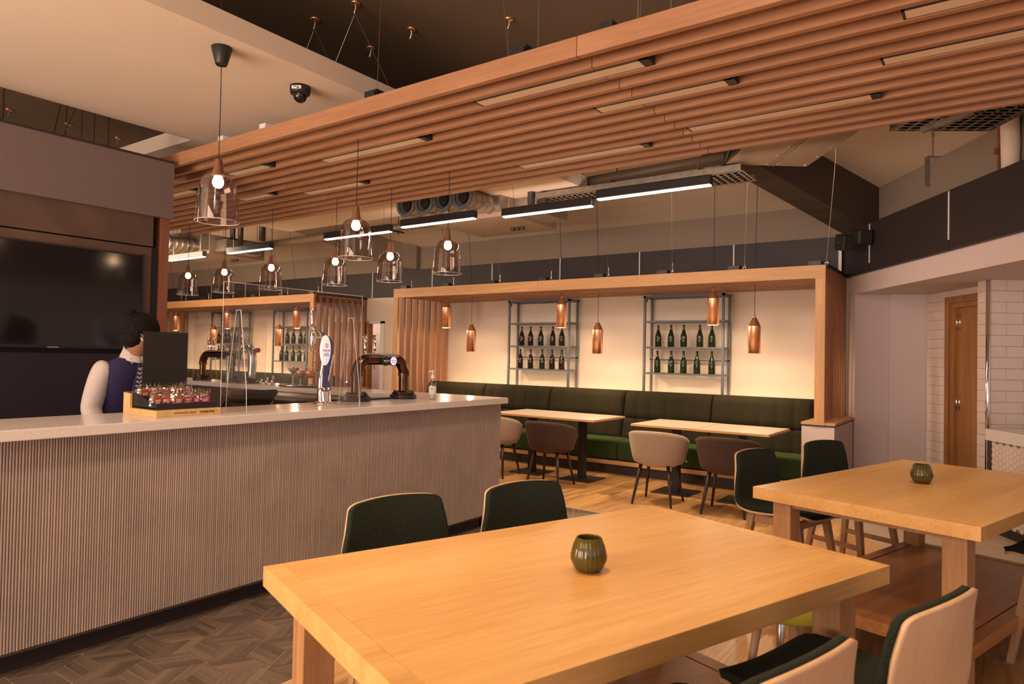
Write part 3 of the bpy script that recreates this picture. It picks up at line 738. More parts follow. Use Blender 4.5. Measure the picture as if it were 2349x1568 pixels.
for x, z, lb in ((-7.04, 1.88, 'high copper cylinder lamp at the left end of the near booth'), (-6.53, 1.515, 'low copper cylinder lamp left of the first bottle rack'),
             (-4.94, 1.865, 'high copper cylinder lamp in front of the first bottle rack'), (-4.37, 1.515, 'low copper cylinder lamp between the two racks of the near booth'),
             (-2.81, 1.88, 'high copper cylinder lamp in front of the second bottle rack'), (-2.32, 1.545, 'rightmost low copper cylinder lamp, right of the second rack'),
             (-10.72, 1.90, 'high copper cylinder lamp behind the chrome tap handle, far left booth'), (-11.25, 1.565, 'low copper cylinder lamp seen inside the acrylic screen, far left booth'),
             (-12.98, 1.91, 'high copper cylinder lamp cut by the left edge of the acrylic screen'), (-13.48, 1.575, 'low copper cylinder lamp behind the left bronze tap'),
             (-14.98, 1.885, 'leftmost copper cylinder lamp, beside the walnut end post')):
    copper(x, z, lb)

# ================================================================== CEILING SERVICES
def linear(x0, x1, y, z, lbl):
    t = thing('linear_light', lbl, 'light fitting', ((x0+x1)/2, y, z), group='lit black linear lights')
    part('housing', MB().box(x0, x1, y-.035, y+.035, z+.006, z+.085), M['black'], t, True, bevel=.008)
    part('diffuser', MB().box(x0+.01, x1-.01, y-.026, y+.026, z-.004, z+.008), M['tubelight'], t, True, bevel=.004)
    for x in (x0+.12, x1-.12): part('suspension_wire', MB().tube([(x, y, z+.08), (x, y, zc)], .002, 5), M['wire'], t, True)
linear(-5.45, -4.40, 5.5, 2.868, 'lit black linear light below the near round duct outlets')
linear(-4.05, -3.03, 5.5, 2.842, 'lit black linear light in front of the near air unit')
linear(-2.99, -1.93, 5.5, 2.893, 'lit black linear light furthest right, under the cable tray')
linear(-6.75, -5.62, 5.5, 2.84, 'lit black linear light partly behind the middle front glass pendant')
linear(-8.82, -7.83, 5.5, 2.815, 'lit black linear light right of the largest pendant in the distance')
linear(-10.4, -9.42, 5.5, 2.815, 'lit black linear light at far left beside the television wall')
def fcu(x0, lbl):
    t = thing('air_unit', lbl, 'air handling unit', (x0+.5, 6.4, 3.0))
    bx = lambda n, a, b, c, d, e, f, mt: part(n, MB().box(a, b, c, d, e, f), M[mt], t, True, bevel=.003, seg=1)
    bx('casing', x0, x0+1.12, 6.05, 7.05, 3.0, 3.30, 'duct'); bx('plenum', x0+.02, x0+1.1, 5.92, 6.05, 3.05, 3.36, 'galv')
    bx('control_box', x0+1.12, x0+1.42, 6.15, 6.8, 3.03, 3.22, 'galv')
    for k in range(2): bx('terminal', x0+1.05, x0+1.10, 6.97, 7.052, 3.05+k*.09, 3.11+k*.09, 'blackgloss')
    for k in range(6):
        for yy in (6.1, 6.55, 7.0): bx('rivet', x0+.08+k*.19, x0+.094+k*.19, yy, yy+.014, 2.997, 3.003, 'steel')
    for k in range(3): part('valve', MB().lathe([(.02, 0), (.028, .01), (.028, .03), (.02, .04)], (x0+.72+k*.07, 6.7, 2.965), 10), M['black'], t, True, smooth=True)
    for k in range(4):
        cx = x0+.16+k*.268; cz = 3.10
        pr = [(.098, .5)]; yy = .5
        for q in range(5): pr += [(.098, .5-q*.09-.035), (.104, .5-q*.09-.04), (.098, .5-q*.09-.045)]
        pr += [(.098, .02)]
        dct = part('spiral_duct', MB().lathe([(r, z) for r, z in reversed(pr)], (cx, 5.93, cz), 20, caps=False, axis='y') if False else MB().lathe(sorted([(r, z) for r, z in pr], key=lambda a: a[1]), (cx, 5.94, cz), 22, caps=False, axis='y'), M['galv'], t, True, smooth=True)
        fl_ = part('duct_flange', MB().lathe([(.068, -.02), (.072, 0), (.130, .005), (.135, .016), (.13, .03), (.10, .03), (.098, .02)], (cx, 5.46, cz), 24, caps=False, axis='y'), M['greymetal'], t, True, smooth=True)
        part('duct_throat', MB().lathe([(.062, 0), (.062, .10), (.001, .10)], (cx, 5.55, cz), 20, caps=False, axis='y'), M['black'], t, True)
    for x in (x0+.05, x0+1.05):
        for y in (6.1, 6.95): part('hanger_rod', MB().tube([(x, y, 3.3), (x, y, zc)], .005, 6), M['steel'], t, True)
    return t
fcu(-5.50, 'near galvanised air unit with four round duct outlets, above the bar')
fcu(-11.35, 'far left galvanised air unit with round ducts, beside the television wall')
t = thing('service_pipes', 'brown lagged pipe running along the ceiling behind the slats', 'pipe', (-5, 6.4, 3.35))
part('lagged_pipe', MB().tube([(-15, 7.2, 3.30), (-6.1, 7.2, 3.32), (-5.9, 7.2, 3.34)], .06, 12), M['duct'], t, True, smooth=True)
part('lagged_pipe', MB().tube([(-4.1, 6.35, 3.31), (-2.05, 6.2, 3.31)], .055, 12), M['duct'], t, True, smooth=True)
part('conduit', MB().tube([(-4.0, 6.15, 3.17), (-2.0, 6.05, 3.18)], .012, 8), M['galv'], t, True, smooth=True)
part('drop_pipe', MB().tube([(-4.05, 6.0, 3.06), (-4.05, 6.0, zc)], .04, 12), M['black'], t, True, smooth=True)
part('drop_pipe', MB().tube([(-3.92, 6.05, 3.06), (-3.92, 6.05, zc)], .04, 12), M['black'], t, True, smooth=True)
part('drop_pipe', MB().tube([(-3.7, 6.3, zc), (-3.7, 6.3, 3.5), (-3.62, 6.3, 3.4)], .035, 10), M['black'], t, True, smooth=True)
for dx in (0, .22): part('drop_pipe', MB().tube([(-10.15+dx, 6.4, 3.1), (-10.15+dx, 6.4, zc)], .04, 10), M['black'], t, True, smooth=True)
part('drop_pipe', MB().tube([(-9.5, 6.5, 3.2), (-9.5, 6.5, 3.62), (-9.42, 6.5, 3.72), (-9.25, 6.5, 3.74), (-9.1, 6.5, 3.68), (-9.06, 6.5, 3.5)], .05, 12), M['black'], t, True, smooth=True)
for x in (-7.2, -3.2, -2.3): part('pipe_hanger', MB().tube([(x, 6.3 if x > -5 else 7.2, 3.2), (x, 6.3 if x > -5 else 7.2, zc)], .006, 6).tube([(x-.01, 6.22 if x > -5 else 7.1, 3.25), (x+.01, 6.38 if x > -5 else 7.3, 3.25)], .012, 6), M['black'], t, True)

def tray(o, ax, ay, L, W, lbl, nx, ny):
    ax = Vector(ax).normalized(); ay = Vector(ay).normalized(); o = Vector(o)
    t = thing('cable_tray', lbl, 'cable tray', o)
    mb = MB(); cx, cy = L/nx, W/ny
    for j in range(ny+1): mb.cbox(o+ax*L/2+ay*(j*cy), L, cy*.74 if 0 < j < ny else .02, .003, ax, ay)
    for i in range(nx+1): mb.cbox(o+ax*(i*cx)+ay*W/2, cx*.62, W, .003, ax, ay)
    part('perforated_base', mb, M['galv'], t, True)
    part('side_flange', MB().cbox(o+ax*L/2+Vector((0, 0, .03)), L, .003, .06, ax, ay), M['galv'], t, True)
    part('side_flange', MB().cbox(o+ax*L/2+ay*W+Vector((0, 0, .03)), L, .003, .06, ax, ay), M['galv'], t, True)
    return t
q0, q1, q2 = at(2272, 298.5, 'z', 3.2), at(2085, 275, 'z', 3.2), at(2336, 265, 'z', 3.2)
tax = (q2-q0).normalized(); tay = (q1-q0); tay = (tay-tax*tay.dot(tax)).normalized()
tr_ = tray(q0, tax, tay, 2.0, .72, 'perforated cable tray with cables hanging over its edge, upper right', 34, 9)
for k in range(6):
    part('cable', MB().tube([q0+tay*(.08+k*.07)+tax*.25+Vector((0, 0, .03)), q0+tay*(.09+k*.075)+tax*1.0+Vector((0, 0, .035)), q0+tay*(.08+k*.07)+tax*1.9+Vector((0, 0, .03))], .02, 8), M['duct'], tr_, True, smooth=True)
tray((-4.0, 6.0, 3.12), (1, 0, 0), (0, 1, 0), 2.15, .42, 'perforated cable tray above the furthest right linear light', 34, 6)
t = thing('tray_support', 'slotted steel channel with threaded rod and bracket below the right cable tray', 'bracket', (0, 5.9, 3.1))
p0 = at(2132, 292, 'z', 3.12); p1 = at(2215, 262, 'z', 3.16)
part('channel', MB().cbox((p0+p1)/2, (p1-p0).length+.1, .045, .04, (p1-p0).normalized(), Vector((0, 0, 1)).cross((p1-p0).normalized())), M['galv'], t, True)
part('threaded_rod', MB().tube([p0+Vector((.02, .02, -.005)), p0+Vector((.02, .02, -.21))], .006, 8).tube([p0+Vector((.02, .02, -.02)), p0+Vector((.02, .02, -.07))], .011, 6), M['galv'], t, True)
part('hanging_bracket', MB().cbox(p0+Vector((.02, .02, -.21)), .09, .05, .008, (.8, .58, 0), (-.58, .8, 0)).cbox(p0+Vector((-.01, .0, -.32)), .035, .006, .20, (.8, .58, 0), (-.58, .8, 0)), M['galv'], t, True)
# duct box near the corner
A_, B_, C_ = at(1665, 377, 'z', 3.2), at(1850, 382, 'z', 3.2), at(1985, 290, 'z', 3.2)
L2 = (C_-B_)*2.2
t = thing('ceiling_duct', 'wide flat metal duct with riveted seams below the corner beam', 'duct', (-1.7, 6.2, 3.2))
part('duct_body', MB().prism([A_, B_, B_+L2, A_+L2], (0, 0, .36)), M['duct'], t, True)
s1 = A_+(B_-A_)*.53
for dk in (0, .035):
    q = s1+(B_-A_).normalized()*dk
    part('seam', MB().cbox(q+L2*.5+Vector((0, 0, -.004)), L2.length, .008, .008, L2.normalized(), (B_-A_).normalized()), M['galv'], t, True)
for k in range(5):
    for q in (s1-(B_-A_).normalized()*.03, s1+(B_-A_).normalized()*.065, B_-(B_-A_).normalized()*.03):
        part('rivet', MB().cbox(q+L2.normalized()*(.04+k*.26)+Vector((0, 0, -.003)), .014, .014, .006), M['steel'], t, True)
part('open_end', MB().prism([A_-L2.normalized()*0+Vector((-.01, 0, 0)), A_+L2*.25+Vector((-.12, -.02, 0)), A_+L2*.25+Vector((-.12, -.02, .3)), A_+Vector((-.01, 0, .3))], (-.01, 0, 0)), M['black'], t, True)
# large wrapped pipe + clamp at the right edge
t = thing('wrapped_riser', 'fabric-wrapped riser duct with a strap, at the upper right edge', 'duct', DN_(4.1, 3.55, 3.0))
pa = DN_(4.25, NB+.02, 2.9)
d_ = ray(2318, 330); tt_ = (NB+.09)/(d_[0]*Nn.x+d_[1]*Nn.y); pp = Vector((d_[0]*tt_, d_[1]*tt_, 3.0))
part('riser', MB().tube([pp+Vector((0, 0, 0)), pp+Vector((.0, 0, .25)), pp+Vector((-.01, -.02, .5)), pp+Vector((-.05, -.08, .62))], [.062, .068, .065, .06], 14), M['cream'], t, True, smooth=True)
part('strap', MB().cbox(pp+D*.10-Nn*.01+Vector((0, 0, .20)), .10, .02, .05, (.84, .54, 0), (-.54, .84, 0)).cbox(pp+D*.11+Vector((0, 0, .3)), .05, .03, .6, (.84, .54, 0), (-.54, .84, 0)), M['walnut'], t, True)
# wall speaker
t = thing('wall_speaker', 'small black loudspeaker tilted on the dark band near the corner', 'speaker', (-1.35, 8.35, 2.77))
t2 = part('speaker_box', MB().cbox((-1.40, 8.33, 2.79), .20, .15, .17, Vector((.62, -.78, -.25)), Vector((.78, .62, 0))), M['black'], t, True, bevel=.012)
part('rear_box', MB().cbox((-1.23, 8.30, 2.83), .17, .16, .16, Vector((.6, -.8, -.1)), Vector((.8, .6, 0))), M['black'], t, True, bevel=.02)
part('badge', MB().cbox((-1.46, 8.245, 2.79), .03, .004, .008, Vector((.62, -.78, -.25)), Vector((.78, .62, 0))), M['steel'], t2, True)
# dome camera on the raft
t = thing('dome_camera', 'black dome security camera with a white label under the white raft', 'security camera', (-3.75, 2.82, 3.2))
part('camera_base', MB().lathe([(.045, -.055), (.062, -.05), (.066, -.02), (.066, 0)], (0, 0, 0), 28), M['black'], t, smooth=True)
part('dome', MB().lathe([(.001, -.105), (.02, -.102), (.036, -.088), (.044, -.068), (.045, -.052)], (0, 0, 0), 24, caps=False), M['blackgloss'], t, smooth=True)
part('label_sticker', MB().cbox((.035, -.057, -.027), .062, .003, .02, (.86, .51, 0), (-.51, .86, 0)), M['white'], t)
part('label_print', MB().cbox((.028, -.064, -.024), .02, .002, .004, (.86, .51, 0), (-.51, .86, 0)).cbox((.046, -.0535, -.03), .016, .002, .008, (.86, .51, 0), (-.51, .86, 0)), M['black'], t)
# cable hooks of the dark ceiling
hooks = [(20, 250, 'left of the raft, nearest the frame edge'), (155, 283, 'left of the raft, second from the frame edge'), (270, 315, 'left of the raft, third from the frame edge'),
         (722, 42, 'right of the raft with two splayed cables'), (815, 5, 'at the top edge beside the splayed cables'), (943, 65, 'over the middle of the fascia, short chain'), (850, 108, 'close to the raft edge, right of the splayed cables'), (1167, 42, 'with a long drop wire, right of the short chain')]
for px, py, lb in hooks:
    p = at(px, py, 'z', zc)
    t = thing('ceiling_hook', 'small brass ceiling hook '+lb, 'hook', p, group='hooks in the dark ceiling')
    part('hook_plate', MB().lathe([(.01, -.022), (.032, -.016), (.036, -.004), (.034, 0)], (0, 0, 0), 14), M['copper'], t, smooth=True)
    part('shackle', MB().tube([(0, 0, -.02), (.008, 0, -.04), (0, 0, -.06), (-.008, 0, -.08), (0, 0, -.10)], .006, 6), M['wire'], t)
    if px in (722, 815):
        part('cable', MB().tube([(0, 0, -.08), (.35, .25, -.95)], .002, 5).tube([(0, 0, -.08), (-.4, -.1, -.95)], .002, 5), M['wire'], t)
    elif px in (1167, 155, 270): part('cable', MB().tube([(0, 0, -.1), (0, 0, -.9)], .002, 5), M['wire'], t)

# ================================================================== BIG OAK TABLES
def oak_table(c0, e1, e2, L1, L2, H_, lbl):
    rz = math.atan2(e1.y, e1.x)
    t = thing('oak_table', lbl, 'table', (c0.x, c0.y, 0), rz, 'chunky oak dining tables')
    # local: x along e1 (0..L1), y: e2 is to the right => -y
    th = .062
    part('tabletop', MB().box(.06, L1-.06, -L2, 0, H_-th, H_), M['oak_top'], t, bevel=.0016)
    part('end_board', MB().box(0, .0595, -L2, 0, H_-th, H_), M['oak_top'], t, bevel=.0016)
    part('end_board', MB().box(L1-.0595, L1, -L2, 0, H_-th, H_), M['oak_top'], t, bevel=.0016)
    ins, lg = .075, .10
    part('apron', MB().box(ins+.02, L1-ins-.02, -L2+ins+.02, -ins-.02, H_-th-.035, H_-th), M['oak_leg'], t)
    for x in (ins, L1-ins-lg):
        for y in (-ins-lg, -L2+ins): part('leg', MB().box(x, x+lg, y, y+lg, 0, H_-th-.001), M['oak_leg'], t, bevel=.003)
    zs = .235
    part('shelf', MB().box(ins+.06, L1-ins-.06, -L2+ins+.06, -ins-.06, zs-.03, zs-.004), M['oak_shelf'], t)
    for a in ((ins-.01, L1-ins+.01, -ins-.05, -ins+.012), (ins-.01, L1-ins+.01, -L2+ins-.012, -L2+ins+.05)):
        part('shelf_rail', MB().box(a[0], a[1], a[2], a[3], zs-.06, zs), M['oak_shelf'], t, bevel=.002)
    for a in ((ins-.012, ins+.05), (L1-ins-.05, L1-ins+.012)):
        part('shelf_rail', MB().box(a[0], a[1], -L2+ins+.05, -ins-.05, zs-.06, zs), M['oak_shelf'], t, bevel=.002)
    return t
H_T = .78
def tb(a, b, c):
    A, B, C2 = at(*a, 'z', H_T), at(*b, 'z', H_T), at(*c, 'z', H_T)
    return A, B, C2
A1, B1, C1 = tb((604, 1298), (1497, 1158), (2035, 1298))
e1 = (B1-A1).normalized(); e2 = Vector((e1.y, -e1.x, 0)); L1a = (B1-A1).length; L2a = (C1-B1).dot(e2)
oak_table(A1, e1, e2, L1a, L2a, H_T, 'large chunky oak table in the foreground with one green votive')
A2, B2, C2 = tb((1727, 1115), (2072, 1053), (2241, 1213))
f1 = (B2-A2).normalized(); f2 = Vector((f1.y, -f1.x, 0)); L1b = (B2-A2).length; L2b = (C2-A2).dot(f2)
oak_table(A2, f1, f2, L1b, L2b, H_T, 'second chunky oak table behind at right, with lower shelf showing')

vot = thing('votive_holder', 'ribbed olive glass votive holder on the foreground oak table', 'candle holder', at(1350, 1308, 'z', H_T), group='ribbed green votive holders')
part('glass_cup', MB().lathe([(.001, .001), (.030, 0), (.040, .010), (.0505, .032), (.051, .045), (.045, .070), (.036, .092), (.034, .094), (.032, .091), (.041, .068), (.046, .045), (.044, .03), (.03, .012), (.001, .010)], (0, 0, 0), 96, caps=False, flute=.05), M['votive'], vot, smooth=True)
vot.scale = (1.14,)*3
v2 = dup(vot, at(2114, 1107, 'z', H_T), .3, 'ribbed olive glass votive holder on the second oak table behind', 'ribbed green votive holders')

# ================================================================== GREEN SHELL CHAIRS
def shell_surface(inset=0., off=0., v0=0., v1=1., nu=14, nv=26):
    # profile from seat front to the top of the back: (x forward, z, half width)
    prof = [(.26, .512, .215), (.215, .530, .238), (.11, .524, .257), (-.01, .513, .262), (-.11, .510, .262), (-.175, .521, .262), (-.212, .552, .260), (-.232, .605, .256), (-.248, .675, .247), (-.263, .755, .232), (-.276, .822, .218), (-.285, .862, .208)]
    def cr(ps, t):
        n = len(ps)-1; t = min(max(t*n, 0), n-1e-6); i = int(t); f = t-i
        p0 = ps[max(i-1, 0)]; p1 = ps[i]; p2 = ps[i+1]; p3 = ps[min(i+2, n)]
        return [.5*((2*p1[k])+(-p0[k]+p2[k])*f+(2*p0[k]-5*p1[k]+4*p2[k]-p3[k])*f*f+(-p0[k]+3*p1[k]-3*p2[k]+p3[k])*f**3) for k in range(3)]
    def S(u_, tt):
        x, z, hw = cr(prof, tt); x2, z2, _ = cr(prof, min(tt+.01, 1)); x1, z1, _ = cr(prof, max(tt-.01, 0))
        tx, tz = x2-x1, z2-z1; l = math.hypot(tx, tz) or 1; nx = tz/l
        back = min(1, max(0, (tt-.5)*3)); seat = 1-back
        bow = .014*(1-u_*u_)*max(0, tt-.75)/.25
        return Vector((x+.030*back*u_*u_+nx*off*back, (hw-inset)*u_, z+.014*seat*u_*u_+off*seat+bow))
    u0, b0_ = .76, .055
    us = [u0+(1-u0)*i/5 for i in range(1, 6)]; us = [-q for q in reversed(us)]+[-u0+2*u0*i/8 for i in range(9)]+us
    vs_ = [b0_*i/5 for i in range(5)]+[b0_+(1-2*b0_)*i/22 for i in range(23)]+[1-b0_+b0_*i/5 for i in range(1, 6)]
    P = []
    for tt in vs_:
        row = []
        for u_ in us:
            a = (abs(u_)-u0)/(1-u0); b = (b0_-tt)/b0_ if tt < .5 else (tt-(1-b0_))/b0_
            if a > 0 and b > 0:
                a2 = a*math.sqrt(1-b*b/2); b2 = b*math.sqrt(1-a*a/2)
                uu = math.copysign(u0+(1-u0)*a2, u_); t3 = b0_*(1-b2) if tt < .5 else 1-b0_*(1-b2)
            else: uu, t3 = u_, tt
            row.append(S(uu, t3))
        P.append(row)
    return P
SHM = MB().grid(shell_surface(0, 0)).mesh('plywood_shell', M['ply'], True)
PADM = MB().grid(shell_surface(-.001, .019)).mesh('upholstery_pad', M['green'], True)
def legm(fx, fy):
    mb = MB(); a = Vector((.15*fx, .17*fy, .495)); b = Vector((.225*fx, .215*fy, 0))
    d = (b-a); ax = Vector((1, 0, 0)); ay = Vector((0, 1, 0)); P = []
    for q, s1 in ((a, .021), (b, .015)):
        P += [q+ax*s1*i+ay*s1*j for i, j in ((-1, -1), (1, -1), (1, 1), (-1, 1))]
    return mb.add(P, [(0, 1, 2, 3), (4, 7, 6, 5), (0, 4, 5, 1), (1, 5, 6, 2), (2, 6, 7, 3), (3, 7, 4, 0)])
def make_chair(lbl, loc, rz):
    t = thing('shell_chair', lbl, 'chair', loc, rz, 'green upholstered shell chairs at the oak tables')
    o = part('plywood_shell', SHM, None, t, solid=.013); o2 = part('upholstery_pad', PADM, None, t, solid=.022)
    for fx in (1, -1):
        for fy in (1, -1): part('leg', legm(fx, fy), M['chairleg'], t)
    for fy in (1, -1):
        part('seat_rail', MB().box(-.15, .15, .16*fy-.016, .16*fy+.016, .445, .497), M['chairleg'], t)
        part('stretcher', MB().cbox((0, .196*fy, .20), .385, .02, .03), M['chairleg'], t)
    for a in (-.16, .13): part('cross_rail', MB().box(a, a+.03, -.16, .16, .45, .492), M['chairleg'], t)
    return t
def face(v): return math.atan2(v.y, v.x)
def pos(A, ea, eb, s1, s2): return (A+ea*s1+eb*s2).xy.to_3d()
BX = .285          # back offset from chair centre
def chair_at(A, ea, eb, s1, backoff, rot, lbl, first=None):
    fdir = Matrix.Rotation(rot, 3, 'Z') @ eb
    p = A+ea*s1-eb*backoff; p = Vector((p.x, p.y, 0))+fdir*BX
    return p, math.atan2(fdir.y, fdir.x)
p, r = chair_at(A1, e1, e2, .62, .385, .10, '')
ch = make_chair('dark green shell chair at the foreground table, left one of the pair facing the camera', p, r)
G = 'green upholstered shell chairs at the oak tables'
p, r = chair_at(A1, e1, e2, 1.27, .385, .05, ''); dup(ch, p, r, 'dark green shell chair at the foreground table, right one of the pair facing the camera')
p, r = chair_at(A2, f1, f2, .74, .50, .02, ''); dup(ch, p, r, 'dark green shell chair at the near left corner of the second table')
p, r = chair_at(A2, f1, f2, 1.68, .52, -.15, ''); dup(ch, p, r, 'dark green shell chair before the white pier, behind the second table')
# near side of the foreground table, seen from behind
def chair_back(px, py, z, d, lbl, rot=0):
    q = at(px, py, 'z', z); fdir = Matrix.Rotation(rot, 3, 'Z') @ d; p_ = Vector((q.x, q.y, 0))+fdir*BX
    dup(ch, p_, math.atan2(fdir.y, fdir.x), lbl)
chair_back(2195, 1388, .862, -e2, 'shell chair with pale plywood back turned to the camera, at lower right', .03)
chair_back(1885, 1528, .862, -e2, 'shell chair with pale plywood back cut off by the bottom edge, left of the other', .06)
C2f = A2+f2*L2b
p = C2f+f1*.93+f2*.13; dup(ch, Vector((p.x, p.y, 0)), math.atan2(-f2.y, -f2.x), 'shell chair whose dark seat pokes in at the right edge, beyond the second table')
p = C2f+f1*1.62+f2*.22; dup(ch, Vector((p.x, p.y, 0)), math.atan2(-f2.y, -f2.x)+.1, 'shell chair on the far right side of the second table, mostly out of frame')
# yellow stool tucked under the end of the foreground table
q = at(1800, 1392, 'z', .44)
t = thing('yellow_stool', 'low stool with yellow green seat tucked under the end of the foreground table', 'stool', (q.x, q.y+.05, 0), face(e1))
part('seat', MB().lathe([(.001, .40), (.15, .402), (.175, .42), (.175, .45), (.15, .468), (.001, .47)], (0, 0, 0), 24, caps=False), plain('yellow_fabric', (.42, .36, .02), .8), t, smooth=True)
for k in range(4):
    a = PI/4+k*PI/2; part('leg', MB().tube([(.11*math.cos(a), .11*math.sin(a), .405), (.17*math.cos(a), .17*math.sin(a), 0)], [.02, .014], 8), M['steel'] if k == 0 else M['chairleg'], t, smooth=True)

# ================================================================== BOOTH TABLES + TUB CHAIRS
def bistro(x0, y0, x1, lbl):
    t = thing('booth_table', lbl, 'table', ((x0+x1)/2, y0+.34, 0))
    lx = (x1-x0)/2
    part('tabletop', MB().box(-lx, lx, -.40, .40, .728, .752), M['booth'], t, bevel=.002, seg=1)
    part('laminate', MB().box(-lx+.006, lx-.006, -.394, .394, .752, .7535), M['laminate'], t)
    part('column', MB().box(-.04, .04, -.04, .04, .012, .728), M['black'], t, bevel=.003)
    part('base_plate', MB().box(-.21, .21, -.21, .21, 0, .012), M['black'], t, bevel=.003)
    part('top_plate', MB().box(-.15, .15, -.15, .15, .716, .728), M['black'], t)
    return t
M['laminate'] = plain('cream_laminate', (.70, .58, .45), .35)
bistro(-5.19, 6.94, -4.46, 'square cream-topped table by the banquette, left end of the left pair')
bistro(-4.455, 6.92, -3.725, 'square cream-topped table by the banquette, right end of the left pair')
bistro(-3.262, 6.90, -2.53, 'square cream-topped table by the banquette, left end of the right pair')
bistro(-2.525, 6.88, -1.80, 'square cream-topped table by the banquette, right end of the right pair, near the pier')

def tub_parts():
    nA, nz = 36, 12; O = []; I = []
    def topz(a):   # a: 0 at back, +-pi to front
        k = min(1, abs(a)/2.15); return .735-.155*k**2.2
    A_ = [(-2.2+4.4*i/nA) for i in range(nA+1)]
    def pt(a, s, off):
        zt = topz(a); z = .385+(zt-.385)*s
        r = .215+.075*min(1, (s*1.0))**.55 - off
        if s < .12: r -= .05*(1-s/.12)**1.5
        rx = r*1.0; ry = r*1.06
        return Vector((-math.cos(a)*rx, math.sin(a)*ry, z))
    g = []
    for a in A_:
        row = [pt(a, s/nz, 0) for s in range(nz+1)]
        e_ = pt(a, 1, .012); e_.z += .012; row.append(e_)
        row += [pt(a, 1-s/nz*.62, .032) for s in range(0, nz+1)]
        g.append(row)
    shell = MB().grid(g)
    for row, rev in ((g[0], False), (g[-1], True)):
        shell.add(row, [tuple(range(len(row)))])
    seat = MB().lathe([(.001, .375), (.17, .378), (.21, .40), (.235, .44), (.235, .465), (.20, .482), (.001, .485)], (.02, 0, 0), 28, caps=False)
    return shell, seat
def tub(lbl, x, y, rz, mt):
    t = thing('tub_chair', lbl, 'chair', (x, y, 0), rz, 'tub chairs at the banquette tables')
    sh, se = tub_parts()
    part('tub_shell', sh, M[mt], t, smooth=True); part('seat_cushion', se, M[mt], t, smooth=True)
    for fx in (1, -1):
        for fy in (1, -1):
            part('leg', MB().tube([(.13*fx, .14*fy, .395), (.215*fx, .20*fy, 0)], [.020, .0115], 10), M['darkleg'], t, smooth=True)
    part('badge', MB().cbox((-.05, -.302, .45), .010, .006, .012), M['steel'], t)
    return t
tub('pale taupe tub chair half hidden by the end of the bar', -5.02, 6.80, PI/2+.12, 'tubpale')
tub('dark brown tub chair at the left pair of tables', -4.16, 6.66, PI/2+.10, 'tubbrown')
tub('pale taupe tub chair at the right pair of tables', -2.83, 6.60, PI/2+.10, 'tubpale')
tub('dark brown tub chair behind the green chair, at the right pair of tables', -2.12, 6.60, PI/2+.10, 'tubbrown')

# ================================================================== THINGS ON THE BAR
CT = 1.10
# snack box
Wt = plain('pale_birch', (.70, .44, .18), .45, var=.12, scale=30)
b0 = Vector((-3.62, 1.86, CT)); 
sb = thing('snack_box', 'pale wooden display box of wrapped biscuits reading WE PROUDLY SERVE STARBUCKS', 'display box', (-3.75, 2.05, CT))
part('base_tray', MB().box(-3.94, -3.60, 1.86, 2.225, CT, CT+.036), Wt, sb, True, bevel=.002)
part('back_board', MB().box(-3.955, -3.94, 1.86, 2.225, CT, CT+.12), Wt, sb, True)
part('side_board', MB().box(-3.94, -3.88, 1.86, 1.872, CT+.036, CT+.115), Wt, sb, True)
part('black_insert', MB().prism([(-3.935, 1.875, CT+.042), (-3.64, 1.875, CT+.042), (-3.64, 1.875, CT+.065), (-3.86, 1.875, CT+.12), (-3.935, 1.875, CT+.12)], (0, .006, 0)).box(-3.64, -3.632, 1.875, 2.22, CT+.036, CT+.068).box(-3.935, -3.64, 1.875, 2.22, CT+.036, CT+.046)
     .box(-3.80, -3.795, 1.88, 2.215, CT+.046, CT+.105).box(-3.93, -3.64, 1.96, 1.963, CT+.046, CT+.066).box(-3.93, -3.64, 2.045, 2.048, CT+.046, CT+.066).box(-3.93, -3.64, 2.13, 2.133, CT+.046, CT+.066), M['black'], sb, True)
def text(name, s, loc, xdir, updir, size, mt, parent, ext=.0006, align='LEFT', label=None, bold=0):
    cu = bpy.data.curves.new(name, 'FONT'); cu.body = s; cu.size = size; cu.extrude = ext; cu.align_x = align; cu.align_y = 'CENTER'; cu.offset = bold
    tmp = bpy.data.objects.new(name+'_t', cu); COL.objects.link(tmp)
    dg = bpy.context.evaluated_depsgraph_get(); me = bpy.data.meshes.new_from_object(tmp.evaluated_get(dg))
    bpy.data.objects.remove(tmp); me.materials.clear(); me.materials.append(mt)
    X = Vector(xdir).normalized(); U = Vector(updir).normalized(); Z = X.cross(U)
    Mx = Matrix((( X.x, U.x, Z.x, loc[0]), (X.y, U.y, Z.y, loc[1]), (X.z, U.z, Z.z, loc[2]), (0, 0, 0, 1)))
    me.transform(Mx)
    o = link(name, me, parent, True)
    if label: o['label'] = label
    return o
inkb = plain('dark_ink', (.10, .05, .02), .6)
text('lettering', 'WE PROUDLY SERVE', (-3.5995, 1.955, CT+.018), (0, 1, 0), (0, 0, 1), .0135, inkb, sb)
text('lettering', 'STARBUCKS', (-3.5995, 2.101, CT+.018), (0, 1, 0), (0, 0, 1), .0160, inkb, sb, bold=.0005)
text('lettering', 'TM', (-3.5995, 2.2, CT+.022), (0, 1, 0), (0, 0, 1), .006, inkb, sb)
